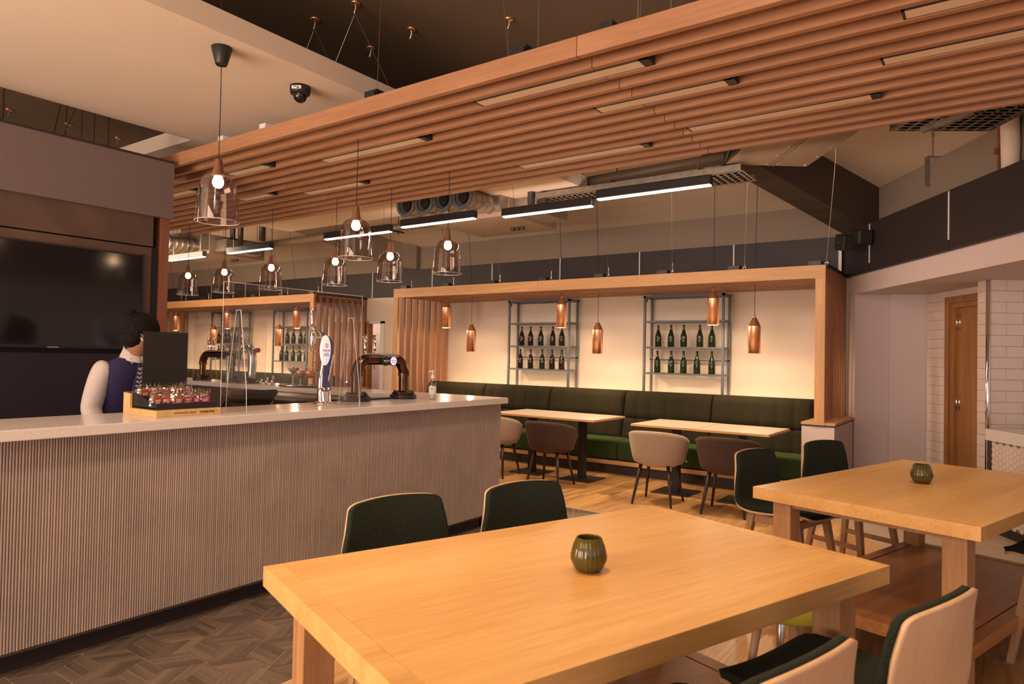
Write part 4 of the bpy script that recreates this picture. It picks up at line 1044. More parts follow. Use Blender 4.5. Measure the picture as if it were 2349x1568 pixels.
# wrapped snacks
cook = plain('biscuit', (.55, .33, .14), .7, var=.3, scale=60); redl = plain('orange_red_label', (.62, .07, .025), .4); magl = plain('crimson_label', (.50, .02, .09), .4); yel = plain('popcorn_yellow', (.72, .50, .16), .7, var=.3, scale=70)
def snack(x, y, z, rz, kind, lbl):
    t = thing('wrapped_snack', lbl, 'snack pack', (x, y, z), rz, 'wrapped snacks in the display box')
    inner = MB(); n1, n2 = 8, 10
    def pil(w_, h_, th, j=0.):
        g1 = []
        for i in range(n1+1):
            row = []
            for k in range(n2+1):
                u_, v_ = -1+2*i/n1, -1+2*k/n2
                b_ = th*((1-u_**4)*(1-v_**4))**.5
                row.append(Vector((b_+random.uniform(-j, j), w_*u_, h_*v_+h_)))
            g1.append(row)
        mb = MB().grid(g1); mb.grid([[Vector((-p.x, p.y, p.z)) for p in r] for r in g1]); return mb
    part('biscuit', pil(.026, .028, .014), yel if kind == 2 else cook, t, smooth=True, loc=(0, 0, .008))
    lb_ = MB().grid([[Vector((.0195-.0002*abs(i-2)**2, -.024+.012*i, .018+.011*k)) for k in range(4)] for i in range(5)])
    part('printed_label', lb_, redl if kind == 0 else magl, t)
    part('label_print', MB().box(.0199, .0203, -.016, .016, .036, .040).box(.0199, .0203, -.014, .014, .029, .033).box(.0199, .0203, -.016, .012, .022, .0255), M['white'], t)
    w2 = pil(.036, .038, .019, .003)
    for k in range(7):
        yy = -.03+.01*k; w2.add([(0, yy, .074), (.004*(-1)**k, yy+.006, .092+random.random()*.008), (-.004, yy+.012, .074)], [(0, 1, 2)])
    part('wrapper', w2, M['film'], t)
    return t
random.seed(5)
row1 = [(0, 'first from the left, orange label'), (0, 'second from the left, orange label'), (0, 'third from the left, orange label'), (1, 'fourth from the left, crimson label'), (1, 'fifth from the left, crimson label'), (2, 'at the right end, yellow contents')]
for k, (kd, lb) in enumerate(row1):
    snack(-3.70+random.uniform(-.01, .01), 1.905+k*.056, CT+.048, random.uniform(-.3, .3), kd, 'wrapped biscuit in the front row of the snack box, '+lb)
row2 = [(0, 'at the left end'), (0, 'second from the left'), (0, 'in the middle, leaning'), (1, 'second from the right'), (1, 'at the right end')]
for k, (kd, lb) in enumerate(row2):
    snack(-3.85+random.uniform(-.01, .01), 1.91+k*.062, CT+.078, random.uniform(-.4, .4), kd, 'wrapped biscuit in the back row of the snack box, '+lb)
# black board
t = thing('menu_board', 'plain black upright board standing behind the snack box', 'board', (-3.97, 2.02, CT))
part('board_panel', MB().box(-3.978, -3.968, 1.968, 2.228, CT+.01, 1.56), plain('blackboard', (.016, .012, .011), .55), t, True)
part('board_foot', MB().box(-4.0, -3.957, 1.99, 2.2, CT, CT+.018), M['black'], t, True)
# acrylic screens
def acrylic(o, ax, L, z0, z1, stands, lbl):
    o = Vector(o); ax = Vector(ax).normalized(); nn = Vector((-ax.y, ax.x, 0)); tk = .006
    t = thing('acrylic_screen', lbl, 'screen', o)
    part('clear_sheet', MB().prism([o+nn*(-tk/2)+Vector((0, 0, z0)), o+ax*L+nn*(-tk/2)+Vector((0, 0, z0)), o+ax*L+nn*(-tk/2)+Vector((0, 0, z1)), o+nn*(-tk/2)+Vector((0, 0, z1))], nn*tk), M['acrylic'], t, True)
    e = MB(); w_ = .0016
    for a, b in (((0, z0), (0, z1)), ((0, z1), (L, z1)), ((L, z1), (L, z0))):
        e.tube([o+ax*a[0]+Vector((0, 0, a[1])), o+ax*b[0]+Vector((0, 0, b[1]))], w_, 4)
    part('polished_edge', e, M['acredge'], t, True)
    for s1 in stands:
        c = o+ax*s1
        hb, ht, hz = .105, .022, .60
        for q in (-.004, .004):
            pl = [c+nn*(-hb)+ax*q, c+nn*hb+ax*q, c+nn*(ht)+ax*q+Vector((0, 0, hz)), c+nn*(-ht)+ax*q+Vector((0, 0, hz))]
        pp_ = [c+nn*(-hb)-ax*.004, c+nn*hb-ax*.004, c+nn*(hb*.92)-ax*.004+Vector((0, 0, .14)), c+nn*ht-ax*.004+Vector((0, 0, hz)), c-nn*ht-ax*.004+Vector((0, 0, hz)), c-nn*(hb*.92)-ax*.004+Vector((0, 0, .14))]
        part('stand_fin', MB().prism(pp_, ax*.008), M['acrylic'], t, True)
        ee = MB()
        for i in range(1, 6): ee.tube([pp_[i]+ax*.004, pp_[(i+1) % 6]+ax*.004], .0022, 4)
        part('stand_edge', ee, M['acredge'], t, True)
    return t
acrylic((-3.66, 2.26, CT), (0, 1, 0), 1.06, .0, .76, (.10, .96), 'clear acrylic screen on two tapered fins, on the front run of the bar')
acrylic((-8.3, 4.74, CT), (1, 0, 0), 1.5, .0, .70, (.35,), 'clear acrylic screen on the rear run of the bar, behind the black board')

# blue font
def curve3(P, n=24):
    out = []
    m_ = len(P)-1
    for i in range(n+1):
        t_ = min(i/n*m_, m_-1e-6); k = int(t_); f = t_-k
        a = P[max(k-1, 0)]; b = P[k]; c = P[k+1]; d = P[min(k+2, m_)]
        out.append([.5*((2*b[j])+(-a[j]+c[j])*f+(2*a[j]-5*b[j]+4*c[j]-d[j])*f*f+(-a[j]+3*b[j]-3*c[j]+d[j])*f**3) for j in range(len(b))])
    return out
FX = -3.84; fy = 3.10
ft = thing('beer_font', 'curved navy and chrome illuminated beer font reading PERONI NASTRO AZZURRO', 'beer tap', (FX, fy+.06, CT))
navy = plain('navy_enamel', (.03, .025, .13), .12)
# S-curve in the y-z plane: (y, z, halfwidth y, half thickness x)
S = curve3([(.055, .0, .052, .045), (.05, .10, .050, .034), (.052, .20, .046, .03), (.068, .31, .046, .028), (.072, .38, .054, .028), (.058, .44, .050, .028), (.025, .485, .030, .026), (-.018, .505, .012, .018)])
def ribbon(S, k=1., y_off=0, fr=(0, 1), xo=0):
    n = len(S); sel = S[int(fr[0]*(n-1)):int(fr[1]*(n-1))+1]; vs = []; fs = []; N0 = 16
    for (y, z, hw, hx_) in sel:
        for a in range(N0):
            an = 2*PI*a/N0; vs.append((FX+xo+hx_*k*math.sin(an), fy+y+y_off+hw*k*math.cos(an), CT+z))
    for i in range(len(sel)-1):
        for a in range(N0): fs.append((i*N0+a, i*N0+(a+1) % N0, (i+1)*N0+(a+1) % N0, (i+1)*N0+a))
    fs.append(tuple(range(N0))); fs.append(tuple((len(sel)-1)*N0+a for a in range(N0)))
    return MB().add(vs, fs)
part('navy_body', ribbon(S), navy, ft, True, smooth=True)
part('chrome_back', ribbon(S, .85, -.010, (0, .98)), M['chrome'], ft, True, smooth=True)
part('chrome_skirt', ribbon(S, 1.07, 0, (0, .17)), M['chrome'], ft, True, smooth=True)
part('base_ring', MB().lathe([(.075, 0), (.078, .008), (.06, .016), (.05, .02)], (FX, fy+.055, CT), 24), M['chrome'], ft, True, smooth=True)
lens = MB().lathe([(.001, .014), (.6, .012), (.9, .006), (1, 0)], (0, 0, 0), 28, caps=False, axis='x')
lens.v = [(FX+.028+v[0]*1, fy+.030+v[1]*.048, CT+.375+v[2]*.105) for v in lens.v]
wl = emit('backlit_white', (.92, .93, 1), .35)
part('illuminated_lens', lens, wl, ft, True, smooth=True)
rl = plain('red_print', (.5, .02, .04), .5); bl = plain('blue_print', (.02, .05, .35), .5)
XF = FX+.0435
text('lettering', 'PERONI', (XF, fy+.030, CT+.372), (0, 1, 0), (0, 0, 1), .0195, rl, ft, align='CENTER')
text('lettering', 'NASTRO', (XF, fy+.030, CT+.352), (0, 1, 0), (0, 0, 1), .010, bl, ft, align='CENTER')
text('lettering', 'AZZURRO', (XF, fy+.030, CT+.340), (0, 1, 0), (0, 0, 1), .0125, bl, ft, align='CENTER')
part('emblem', MB().tube([(XF-.001, fy+.030+.010*math.cos(a*PI/8), CT+.408+.012*math.sin(a*PI/8)) for a in range(17)], .0022, 5, False), rl, ft, True)
text('side_lettering', 'PERONI NASTRO AZZURRO', (FX+.029, fy+.082, CT+.25), (0, .22, 1), (0, -1, .22), .0155, wl, ft, align='CENTER')
tp = part('tap_spout', MB().tube([(FX-.0, fy+.02, CT+.465), (FX+.0, fy-.062, CT+.465)], .010, 10).tube([(FX, fy-.062, CT+.525), (FX, fy-.062, CT+.47), (FX, fy-.062, CT+.40), (FX, fy-.060, CT+.365)], [.012, .017, .014, .006], 12), M['chrome'], ft, True, smooth=True)
part('tap_handle', MB().tube([(FX, fy-.062, CT+.52), (FX, fy-.064, CT+.56), (FX, fy-.067, CT+.60), (FX, fy-.069, CT+.645), (FX, fy-.072, CT+.665)], [.010, .013, .008, .011, .004], 12), M['chrome'], ft, True, smooth=True)

# bronze double arch font
def arch_font(c, ax, sp, lbl, badges, hpos, scale=1.0, zt=.285):
    c = Vector(c); ax = Vector(ax).normalized(); nn = Vector((ax.y, -ax.x, 0)); Z = Vector((0, 0, 1)); r = .043*scale
    t = thing('bronze_font', lbl, 'beer tap', c)
    R_ = .115; pts = [c-ax*sp/2+Z*.19]
    h0 = c-ax*sp/2+Z*.20; h1 = c+ax*sp/2+Z*.20
    for k in range(9):
        a = PI-PI/2*k/8; pts.append(c-ax*(sp/2-R_)+ax*R_*math.cos(a)+Z*(.20+R_*math.sin(a)))
    for k in range(9):
        a = PI/2-PI/2*k/8; pts.append(c+ax*(sp/2-R_)+ax*R_*math.cos(a)+Z*(.20+R_*math.sin(a)))
    part('arch_pipe', MB().tube(pts, r, 20), M['bronze'], t, True, smooth=True)
    for s1 in (-1, 1):
        b = c+ax*s1*sp/2
        part('column', MB().lathe([(r*.86, .05), (r*.86, .20)], b, 20, caps=False), M['bronze'], t, True, smooth=True)
        part('collar', MB().lathe([(r*1.08, .185), (r*1.08, .205)], b, 20), M['bronze'], t, True)
        part('flange', MB().lathe([(.088, .035), (.09, .04), (.09, .052), (.06, .056), (.05, .064), (.04, .064)], b, 26), M['bronze'], t, True, smooth=False)
        for k in range(6): part('bolt', MB().lathe([(.009, .052), (.009, .064), (.005, .067)], b+ax*.072*math.cos(k*PI/3)+nn*.072*math.sin(k*PI/3), 6), M['bronze'], t, True)
        part('rubber_base', MB().lathe([(.105, 0), (.108, .006), (.106, .034), (.10, .036)], b, 28), M['black'], t, True)
    for s1 in hpos:
        b = c+ax*s1-nn*.0
        part('tap_spout', MB().tube([b-nn*.03+Z*.325, b-nn*.075+Z*.325], .008, 10).tube([b-nn*.075+Z*.375, b-nn*.075+Z*.325, b-nn*.075+Z*.285, b-nn*.075+Z*.24], [.010, .013, .011, .005], 12), M['chrome'], t, True, smooth=True)
        part('tap_handle', MB().tube([b-nn*.075+Z*.37, b-nn*.078+Z*.40, b-nn*.082+Z*.505], [.007, .011, .015], 12), M['chrome'], t, True, smooth=True)
    part('top_rail', MB().cbox(c+Z*(.20+R_+r)-nn*.004, sp-.22, .02, .006, ax, nn), M['chrome'], t, True)
    for s1, kind in badges:
        b = c+ax*s1+Z*(.20+R_-.012)+nn*(r-.004)
        e = MB(); n_ = 28; R2 = .037
        vs = [b+(ax*math.cos(2*PI*k/n_)+Z*math.sin(2*PI*k/n_))*R2 for k in range(n_)]
        rim_m = plain('green_rim', (.01, .10, .03), .3) if kind == 0 else plain('blue_rim', (.05, .06, .35), .3)
        part('badge_rim', MB().prism(vs, nn*.016), rim_m, t, True)
        vs2 = [b+nn*.0165+(ax*math.cos(2*PI*k/n_)+Z*math.sin(2*PI*k/n_))*R2*.88 for k in range(n_)]
        bf = part('badge_face', MB().prism(vs2, nn*.002), M['blackgloss'] if kind == 0 else wl, t, True)
        o_ = b+nn*.0188
        if kind == 0:
            text('lettering', "BECK'S", o_, ax, Z, .019, M['white'], bf, align='CENTER', bold=.0004)
            text('lettering', 'BIER', o_-Z*.012, ax, Z, .006, M['white'], bf, align='CENTER')
            part('emblem', MB().cbox(o_+Z*.020, .012, .0006, .012, ax, nn), rl, bf, True)
        else:
            text('lettering', 'PERONI', o_+Z*.002, ax, Z, .015, rl, bf, align='CENTER')
            text('lettering', 'AZZURRO', o_-Z*.012, ax, Z, .009, bl, bf, align='CENTER')
            part('emblem', MB().tube([o_+Z*.019+(ax*math.cos(k*PI/6)+Z*math.sin(k*PI/6))*.006 for k in range(13)], .0012, 4, False), rl, bf, True)
    return t
arch_font((-3.93, 3.775, CT), (0, 1, 0), .50, "bronze pipe arch beer font with BECK'S and PERONI badges", [(.0, 0), (.077, 1)], (-.10, .0))
arch_font((-7.58, 4.62, CT), (1, 0, 0), .60, 'bronze pipe arch beer font on the rear run, seen through the acrylic screen', [], (-.32, -.20))
t = thing('drip_tray', 'flat black drip tray between the feet of the near bronze font', 'drip tray', (-3.99, 3.8, CT))
part('tray_body', MB().box(-4.015, -3.945, 3.69, 3.94, CT, CT+.010), M['black'], t, True)
for k in range(8): part('grille_bar', MB().box(-4.01, -3.95, 3.70+k*.03, 3.706+k*.03, CT+.010, CT+.013), M['steel'], t, True)
# sanitizer
t = thing('sanitizer_bottle', 'clear pump bottle of hand sanitizer near the corner of the bar', 'bottle', (-3.72, 4.14, CT))
part('bottle_body', MB().lathe([(.001, .001), (.028, 0), (.031, .006), (.031, .125), (.026, .150), (.014, .165), (.012, .172)], (0, 0, 0), 24, caps=False), M['clear'], t, smooth=True)
part('liquid', MB().lathe([(.001, .004), (.027, .004), (.028, .105), (.001, .106)], (0, 0, 0), 20, caps=False), plain('sanitizer_gel', (.92, .86, .78), .1), t, smooth=True)
part('paper_label', MB().lathe([(.0314, .04), (.0314, .105)], (0, 0, 0), 24, caps=False), plain('sanitizer_label', (.78, .70, .66), .5), t, smooth=True)
part('label_mark', MB().cbox((.018, -.0262, .085), .008, .001, .014, (.82, .57, 0), (-.57, .82, 0)), plain('leaf_green', (.1, .35, .15), .5), t)
part('pump_head', MB().lathe([(.015, .168), (.015, .19), (.006, .195), (.006, .218), (.010, .220), (.010, .232), (.001, .234)], (0, 0, 0), 16, caps=False).tube([(0, 0, .227), (-.03, -.018, .222)], .005, 8), M['white'], t, smooth=True)

# rear-run items
t = thing('silver_font', 'curved brushed silver beer font with red brown knob on the rear run', 'beer tap', (-6.90, 4.62, CT))
part('curved_pipe', MB().tube([(.02, 0, 0), (.02, 0, .10), (.03, 0, .22), (.03, 0, .30), (.01, 0, .36), (-.04, 0, .40), (-.09, 0, .41)], [.046, .044, .044, .046, .046, .044, .03], 18), M['steel'], t, smooth=True)
part('round_base', MB().lathe([(.14, -.0), (.145, .006), (.13, .018), (.05, .022)], (-.02, 0, 0), 28), M['bronze'], t)
part('knob', MB().lathe([(.012, 0), (.012, .05), (.026, .055), (.028, .08), (.022, .092)], (.05, 0, .37), 14, axis='x'), plain('red_brown_knob', (.25, .07, .04), .35), t, smooth=True)
part('tap_spout', MB().tube([(-.09, 0, .41), (-.15, -.02, .41)], .010, 10).tube([(-.15, -.02, .47), (-.15, -.02, .41), (-.15, -.02, .32)], [.010, .014, .006], 12), M['chrome'], t, smooth=True)
part('tap_handle', MB().tube([(-.15, -.02, .46), (-.155, -.02, .60)], [.008, .016], 12), M['chrome'], t, smooth=True)
t = thing('lime_jar', 'tall narrow glass jar stacked with green limes beside the silver font', 'jar', (-7.02, 4.43, CT+.0), 0)
part('glass_tube', MB().lathe([(.035, .004), (.036, .30)], (0, 0, 0), 20, caps=False).lathe([(.001, 0), (.036, 0), (.036, .006), (.001, .006)], (0, 0, 0), 20, caps=False), M['clear'], t, smooth=True)
limem = plain('lime_skin', (.10, .16, .01), .3, var=.25, scale=30)
lm = MB().lathe([(.001, -.029), (.012, -.027), (.024, -.014), (.028, 0), (.024, .014), (.012, .027), (.001, .030)], (0, 0, 0), 14, caps=False).mesh('lime', limem, True)
nm5 = ['at the bottom', 'second from the bottom', 'in the middle', 'second from the top', 'at the top']
for k in range(5):
    o = link('lime', lm); o.location = (-7.02+random.uniform(-.004, .004), 4.43, CT+.038+k*.055); o.rotation_euler = (random.random()*3, random.random(), 0)
    tag(o, 'green lime in the tall glass jar, '+nm5[k], 'lime', 'limes in the glass jar')
# cocktails on a tray
t = thing('serving_tray', 'thin dark tray under the three cocktails on the rear run', 'tray', (-5.95, 4.58, CT))
part('tray_plate', MB().lathe([(.001, .001), (.22, .001), (.245, .010), (.245, .014), (.22, .006), (.001, .005)], (0, 0, 0), 32, caps=False), M['blackgloss'], t, smooth=True)
def cocktail(x, y, kind, lbl, drink, gar):
    t = thing('cocktail_glass', lbl, 'cocktail', (x, y, CT+.012))
    if kind == 'coupe': bowl = [(.005, .10), (.012, .112), (.045, .145), (.060, .175)]; liq = [(.001, .112), (.012, .114), (.043, .146), (.056, .168), (.001, .168)]
    else: bowl = [(.005, .07), (.030, .078), (.050, .10), (.057, .13), (.052, .165), (.045, .185)]; liq = [(.001, .078), (.028, .08), (.048, .102), (.054, .13), (.050, .155), (.001, .156)]
    part('glass_bowl', MB().lathe(bowl, (0, 0, 0), 24, caps=False), M['clear'], t, smooth=True)
    part('rim', MB().tube([(bowl[-1][0]*math.cos(a*PI/12), bowl[-1][0]*math.sin(a*PI/12), bowl[-1][1]) for a in range(25)], .0012, 4, False), M['acredge'], t, smooth=True)
    part('stem', MB().lathe([(.032, 0), (.033, .003), (.006, .008), (.0045, .05), (.006, bowl[0][1]+.004)], (0, 0, 0), 18), M['acredge'], t, smooth=True)
    part('drink', MB().lathe(liq, (0, 0, 0), 22, caps=False), drink, t, smooth=True)
    part('garnish', MB().lathe([(.001, -.014), (.010, -.008), (.013, 0), (.009, .010), (.001, .016)], (gar[1], -.02, liq[-1][1]+.008), 10, caps=False), plain('garnish', gar[0], .4), t, smooth=True)
cocktail(-6.14, 4.62, 'coupe', 'martini shaped cocktail glass with pale drink, leftmost of three', plain('pale_drink', (.70, .60, .42), .1), ((.1, .2, .02), .035))
cocktail(-5.99, 4.60, 'balloon', 'balloon glass of pink drink with a red berry, middle of three cocktails', plain('pink_drink', (.62, .30, .22), .1, var=.3, scale=60), ((.3, .01, .02), -.02))
cocktail(-5.86, 4.62, 'balloon', 'balloon glass of orange spritz, rightmost of three cocktails', plain('orange_drink', (.80, .26, .03), .1, var=.3, scale=60), ((.75, .35, .02), -.01))
t = thing('cocktail_shaker', 'chrome tumbler of fresh mint right of the cocktails', 'tumbler', (-5.62, 4.58, CT))
part('tumbler', MB().lathe([(.030, 0), (.032, .004), (.045, .15), (.046, .153), (.043, .15), (.001, .14)], (0, 0, 0), 24), M['chrome'], t, smooth=True)
lf = MB(); random.seed(9)
for k in range(26):
    a = random.random()*2*PI; r_ = .01+random.random()*.05; z = .16+random.random()*.06; L_ = .024
    c = Vector((r_*math.cos(a), r_*math.sin(a), z)); dx = Vector((math.cos(a), math.sin(a), random.uniform(-.3, .6))).normalized(); dy = dx.cross(Vector((0, 0, 1))).normalized()
    lf.add([c-dx*L_, c+dy*L_*.6+Vector((0, 0, .006)), c+dx*L_, c-dy*L_*.6+Vector((0, 0, .006))], [(0, 1, 2, 3)])
part('mint_leaves', lf, plain('mint', (.06, .16, .02), .5), t)
part('mint_stems', MB().tube([(0, 0, .1), (.01, 0, .2)], .002, 4).tube([(.01, .01, .1), (-.02, .01, .19)], .002, 4), plain('mint_stem', (.08, .14, .03), .5), t)
for k, (x, h, r_, lb) in enumerate(((-6.60, .055, .022, 'leftmost small steel jigger on the rear run'), (-6.50, .075, .024, 'middle steel jigger on the rear run'), (-6.40, .095, .022, 'tallest steel jigger, left of the cocktails'))):
    o = part('jigger', MB().lathe([(r_, 0), (r_*.55, h*.42), (r_, h), (r_*.9, h-.003), (r_*.5, h*.45)], (0, 0, 0), 18), M['chrome'], None, smooth=True, loc=(x, 4.55, CT)); tag(o, lb, 'jigger', 'steel jiggers')
# till and dark hood behind the screen
t = thing('cash_till', 'black till with printer, low behind the snack box', 'till', (-4.55, 3.05, .9))
part('till_body', MB().box(-4.75, -4.40, 2.85, 3.35, .60, 1.03), M['black'], t, True, bevel=.01)
part('till_screen', MB().prism([(-4.62, 2.86, 1.05), (-4.50, 2.86, 1.17), (-4.48, 2.86, 1.15), (-4.60, 2.86, 1.03)], (0, .38, 0)), M['blackgloss'], t, True)
part('printer', MB().box(-4.72, -4.50, 3.36, 3.54, .60, 1.08), M['black'], t, True, bevel=.012)
part('badge', MB().box(-4.499, -4.496, 3.42, 3.455, .99, 1.005), M['white'], t, True)
part('till_stand', MB().box(-4.8, -4.4, 2.8, 3.6, 0, .60), M['navyp'], t, True)
t = thing('glass_washer', 'dark steel hooded bar station with sloping front, behind the acrylic screen', 'bar station', (-4.9, 3.9, .6))
part('hood', MB().prism([(-5.9, 3.72, .72), (-4.72, 3.72, .72), (-4.46, 3.72, 1.045), (-4.44, 3.72, 1.075), (-5.9, 3.72, 1.075)], (0, .32, 0)), plain('dark_steel', (.20, .15, .12), .35, .6), t, True)
part('station_base', MB().box(-5.9, -4.75, 3.72, 4.04, 0, .72), M['navyp'], t, True)
part('rail', MB().tube([(-4.60, 3.70, .75), (-4.60, 3.70, .98), (-4.56, 3.70, 1.04), (-4.48, 3.70, 1.05)], .006, 8), M['steel'], t, True, smooth=True)

# ================================================================== BARMAN
def pv(px, py, d):
    r = ray(px, py); return Vector((np.array([0, 0, CH])+r*d).tolist())
def skin_mesh(name, verts, edges, radii, root=0, sub=2, mt=None):
    me = bpy.data.meshes.new(name); me.from_pydata([tuple(v) for v in verts], edges, []); me.update()
    ob = bpy.data.objects.new(name+'_tmp', me); COL.objects.link(ob)
    ob.modifiers.new('skin', 'SKIN')
    for i, r in enumerate(radii):
        sv = me.skin_vertices[0].data[i]; sv.radius = (r, r) if not isinstance(r, tuple) else r; sv.use_root = (i == root); sv.use_loose = False
    ob.modifiers['skin'].use_smooth_shade = True
    s = ob.modifiers.new('sub', 'SUBSURF'); s.levels = sub; s.render_levels = sub
    dg = bpy.context.evaluated_depsgraph_get(); dg.update()
    out = bpy.data.meshes.new_from_object(ob.evaluated_get(dg)); out.name = name
    bpy.data.objects.remove(ob); out.materials.clear()
    if mt: out.materials.append(mt)
    out.polygons.foreach_set('use_smooth', [True]*len(out.polygons))
    return out
skinm = plain('skin', (.36, .17, .09), .5); shirt = fabric('white_shirt', (.58, .50, .46), .04, 60); shirt.node_tree.nodes['Principled BSDF'].inputs['Sheen Weight'].default_value = 0
vest = fabric('navy_waistcoat', (.035, .026, .075), .2, 200); hairm = fabric('black_hair', (.012, .008, .007), .5, 90)
trous = plain('dark_trousers', (.02, .018, .025), .8)
base = pv(284, 900, 4.45); BX0, BY0 = base.x, base.y
RT = Vector((math.cos(YAW), math.sin(YAW), 0)); CM_ = Vector((math.sin(YAW), -math.cos(YAW), 0))      # right in view, towards camera
ppl = thing('person', 'barman in a white shirt, navy waistcoat and patterned tie, leaning behind the black board', 'person', (BX0, BY0, 0))
O = Vector((BX0, BY0, 0))
DZ = Vector((0, 0, -.035))
FWD = (RT*.80+CM_*.45).normalized(); SD = Vector((FWD.y, -FWD.x, 0))      # SD: his right-hand side -> towards camera-left
Z = Vector((0, 0, 1))
pel = O+Z*.93-FWD*.10
sp1 = O+Z*1.07-FWD*.05; sp2 = O+Z*1.17-FWD*.01; chs = O+Z*1.295+FWD*.035; nb = O+Z*1.385+FWD*.085; nk = O+Z*1.43+FWD*.12
hd0 = O+Z*1.475+FWD*.15; hd1 = O+Z*1.54+FWD*.165; hd2 = O+Z*1.59+FWD*.165
shR = chs+SD*.165+Z*.035; shL = chs-SD*.165+Z*.035                      # SD side = camera side
elR = shR+SD*.035-Z*.27-FWD*.055; elL = shL-SD*.05-Z*.26+FWD*.07
wrR = elR-Z*.16+FWD*.18-SD*.02; wrL = elL-Z*.12+FWD*.20+SD*.04
haR = wrR+FWD*.07-Z*.03; haL = wrL+FWD*.07-Z*.03
V = [pel, sp1, sp2, chs, nb, nk, hd0, hd1, hd2, shR, elR, wrR, haR, shL, elL, wrL, haL]
E_ = [(0, 1), (1, 2), (2, 3), (3, 4), (4, 5), (5, 6), (6, 7), (7, 8), (3, 9), (9, 10), (10, 11), (11, 12), (3, 13), (13, 14), (14, 15), (15, 16)]
Rr = [.135, .115, .11, .105, .06, .052, .082, .098, .085, .062, .042, .028, .030, .062, .042, .028, .030]
hipR, hipL = pel+SD*.09-Z*.08, pel-SD*.09-Z*.08
knR, knL = Vector((hipR.x, hipR.y, .50))+FWD*.05, Vector((hipL.x, hipL.y, .50))+FWD*.06
anR, anL = Vector((knR.x, knR.y, .09))-FWD*.05, Vector((knL.x, knL.y, .09))-FWD*.04
toR, toL = Vector((anR.x, anR.y, .045))+FWD*.16, Vector((anL.x, anL.y, .045))+FWD*.16
k = len(V); V += [hipR, knR, anR, toR, hipL, knL, anL, toL]
E_ += [(0, k), (k, k+1), (k+1, k+2), (k+2, k+3), (0, k+4), (k+4, k+5), (k+5, k+6), (k+6, k+7)]
Rr += [.085, .055, .038, .035]*2
# five fingers on each hand
for hi, hp, sgn in ((12, haR, 1), (16, haL, -1)):
    for f in range(4):
        off = SD*(f-1.5)*.019; L_ = (.030, .036, .034, .027)[f]
        a = hp+off+FWD*.035; b_ = a+FWD*L_-Z*.010; c_ = b_+FWD*L_*.8-Z*.022
        k = len(V); V += [a, b_, c_]; E_ += [(hi, k), (k, k+1), (k+1, k+2)]; Rr += [.0095, .0085, .007]
    a = hp-SD*sgn*.034+FWD*.005; b_ = a-SD*sgn*.014+FWD*.03-Z*.005; k = len(V); V += [a, b_]; E_ += [(hi, k), (k, k+1)]; Rr += [.011, .009]
body = skin_mesh('body', [v-O for v in V], E_, Rr, 0, 2, skinm)
link('body', body, ppl)
hc = O+Z*1.562+FWD*.170
def ball(c, rx, ry, rz, axf, n=18, jit=0., cut=None):
    axs = Vector((axf.y, -axf.x, 0)); P = []
    for i in range(n+1):
        th = PI*i/n; row = []
        for j in range(2*n+1):
            ph = PI*j/n
            q = Vector((math.sin(th)*math.cos(ph), math.sin(th)*math.sin(ph), math.cos(th)))
            k_ = 1+jit*math.sin(7*ph+3*th)*math.sin(5*th+1.3*ph)+jit*.6*math.sin(17*ph+2)*math.sin(11*th)
            row.append(c+axf*q.x*rx*k_+axs*q.y*ry*k_+Z*q.z*rz*k_)
        P.append(row)
    return P
HF = (RT*.78-CM_*.62).normalized()          # head turned away towards the rear bar
HS = Vector((HF.y, -HF.x, 0))
# face: skull + jaw, nose, eyes, mouth, ear
skull = MB().grid(ball(hc-Z*.01, .098, .078, .112, HF)); skull.grid(ball(hc-Z*.075+HF*.025, .062, .058, .055, HF, 12))
skull.grid(ball(hc-Z*.02+HF*.098, .018, .013, .022, HF, 8))
part('face', skull, skinm, ppl, True, smooth=True)
part('ear', MB().grid(ball(hc-Z*.015+HS*.079-HF*.005, .022, .010, .032, HF, 10)).grid(ball(hc-Z*.015-HS*.079-HF*.005, .022, .010, .032, HF, 10)), skinm, ppl, True, smooth=True)
eyes = MB()
for s1 in (1, -1): eyes.grid(ball(hc+HF*.085+HS*.03*s1+Z*.002, .012, .014, .008, HF, 8))
part('eye', eyes, M['white'], ppl, True, smooth=True)
hair = MB().grid(ball(hc+Z*.022-HF*.012, .118, .096, .108, HF, 30, .022)); hair.grid(ball(hc-Z*.035-HF*.045, .075, .084, .065, HF, 20, .03))
hair.grid(ball(hc+Z*.118-HF*.065, .040, .036, .032, HF, 16, .06))
for s_k in range(0):
    a = random.random()*2*PI; b_ = random.random()*1.2; q = hc+Z*.022+HF*math.cos(a)*math.sin(b_)*.112+HS*math.sin(a)*math.sin(b_)*.092+Z*math.cos(b_)*.108
    d_ = Vector((math.cos(a), math.sin(a), .1)); hair.tube([q, q+d_*.025+Z*.006, q+d_*.05-Z*.008], [.007, .005, .001], 5)
part('hair', hair, hairm, ppl, True, smooth=True)
part('face_mask', MB().grid([[hc-Z*(.020+.075*i/5)+HF*(.104-.012*abs(i-2.5)/2.5)*math.cos(a)+HS*.083*math.sin(a) for a in [(-1.25+2.5*j/10) for j in range(11)]] for i in range(6)]).tube([hc-Z*.03+HF*.03+HS*.082, hc-Z*.012-HF*.02+HS*.09], .003, 5).tube([hc-Z*.085+HF*.03+HS*.075, hc-Z*.035-HF*.02+HS*.088], .003, 5), plain('mask_white', (.75, .75, .78), .8), ppl, True, smooth=True)
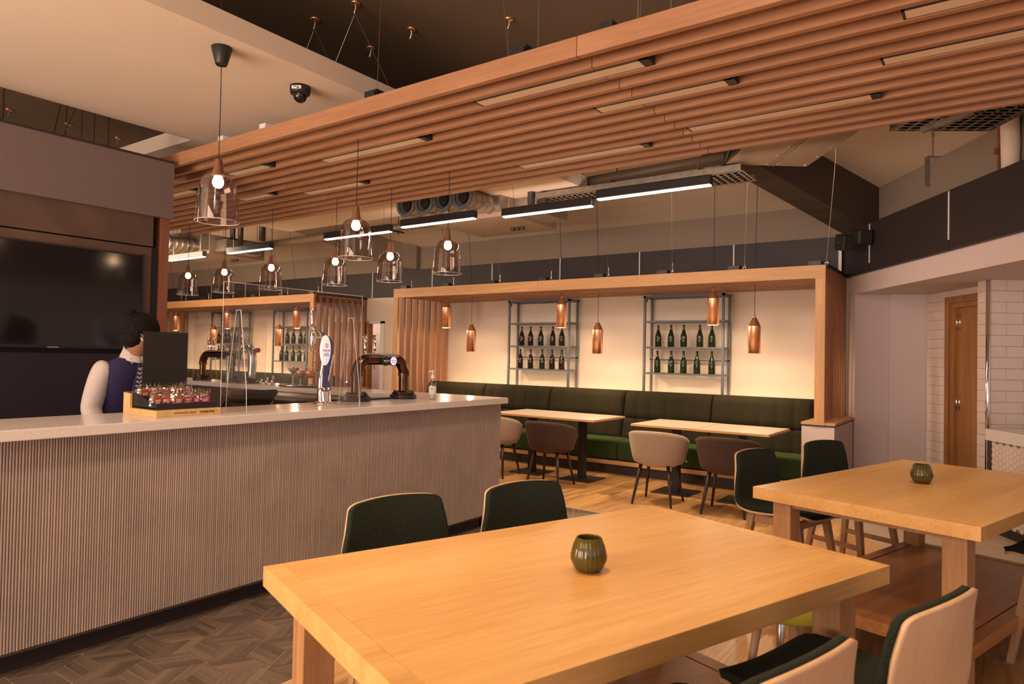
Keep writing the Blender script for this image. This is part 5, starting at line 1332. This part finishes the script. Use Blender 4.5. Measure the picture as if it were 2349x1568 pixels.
# shirt: sleeves + torso, slightly larger than the body
def sleeve(sh, el, wr):
    vs = [sh*.75+chs*.25+Z*.012, sh, sh*.5+el*.5, el, wr-(wr-el)*.12]
    return [v-O for v in vs]
for a_, b_, c_ in ((shR, elR, wrR), (shL, elL, wrL)):
    link('shirt_sleeve', skin_mesh('shirt_sleeve', sleeve(a_, b_, c_), [(0, 1), (1, 2), (2, 3), (3, 4)], [.072, .076, .070, .064, .044], 0, 2, shirt), ppl)
def loft(rings, n=32):
    P = []
    for z, a, b, f in rings:
        row = []
        for k in range(n+1):
            th = 2*PI*k/n; cs, sn = math.cos(th), math.sin(th)
            row.append(O+Z*z+FWD*(f+b*math.copysign(abs(cs)**.85, cs))+SD*(a*math.copysign(abs(sn)**.85, sn)))
        P.append(row)
    return MB().grid(P)
part('waistcoat', loft([(.90, .160, .118, -.10), (1.0, .155, .115, -.075), (1.10, .155, .118, -.04), (1.19, .165, .124, 0), (1.27, .176, .128, .025), (1.325, .176, .122, .04), (1.36, .155, .105, .055), (1.385, .120, .085, .07), (1.40, .085, .072, .082)]), vest, ppl, True, smooth=True)
# white shirt front in the V of the waistcoat, collar, tie
ch0 = nb+FWD*.055-Z*.005
part('shirt_front', MB().prism([O+Z*1.40+FWD*.125+SD*.062, O+Z*1.40+FWD*.125-SD*.062, O+Z*1.19+FWD*.105], FWD*.034), shirt, ppl, True)
col = MB()
for lay, (rr, zz) in enumerate(((.064, .055), (.070, .0))):
    pass
cc = (nb+nk)*.5+Z*.012; tl_ = (nk-nb).normalized()
P = []
for i in range(6):
    row = []
    for j in range(25):
        a = 2*PI*j/24; r_ = .060+.022*(i/5)**1.4; f_ = math.cos(a)
        row.append(cc+FWD*math.cos(a)*r_*1.02+SD*math.sin(a)*r_+Z*(.040-.062*i/5-.028*f_))
    P.append(row)
part('collar', MB().grid(P), shirt, ppl, True, smooth=True, solid=.005)
tiem = plain('navy_tie', (.030, .03, .09), .5)
t0 = O+Z*1.388+FWD*.155; t1 = O+Z*1.345+FWD*.158; t2 = O+Z*1.18+FWD*.142
part('tie', MB().prism([t0+SD*.020, t0-SD*.020, t0+FWD*.006-Z*.038-SD*.014, t0+FWD*.006-Z*.038+SD*.014], FWD*.014).prism([t1-Z*-.018+SD*.012, t1-Z*-.018-SD*.012, t2-SD*.036, t2+SD*.036], FWD*.012), tiem, ppl, True)
dm = MB()
for i in range(6):
    for j in (-1, 0, 1):
        f_ = (i+.6)/6; c_ = t1*(1-f_)+t2*f_+FWD*.0135+SD*j*.018*(.4+.6*f_)+(Z*.006 if j else Z*0)
        dm.tube([c_+(SD*math.cos(k*PI/4)+Z*math.sin(k*PI/4))*.0055 for k in range(9)], .0014, 4, False)
part('tie_pattern', dm, M['white'], ppl, True)
link('trousers', skin_mesh('trousers', [v-O for v in (pel-Z*.03, hipR, knR, anR+Z*.02, hipL, knL, anL+Z*.02)], [(0, 1), (1, 2), (2, 3), (0, 4), (4, 5), (5, 6)], [.150, .10, .072, .060, .10, .072, .060], 0, 2, trous), ppl)
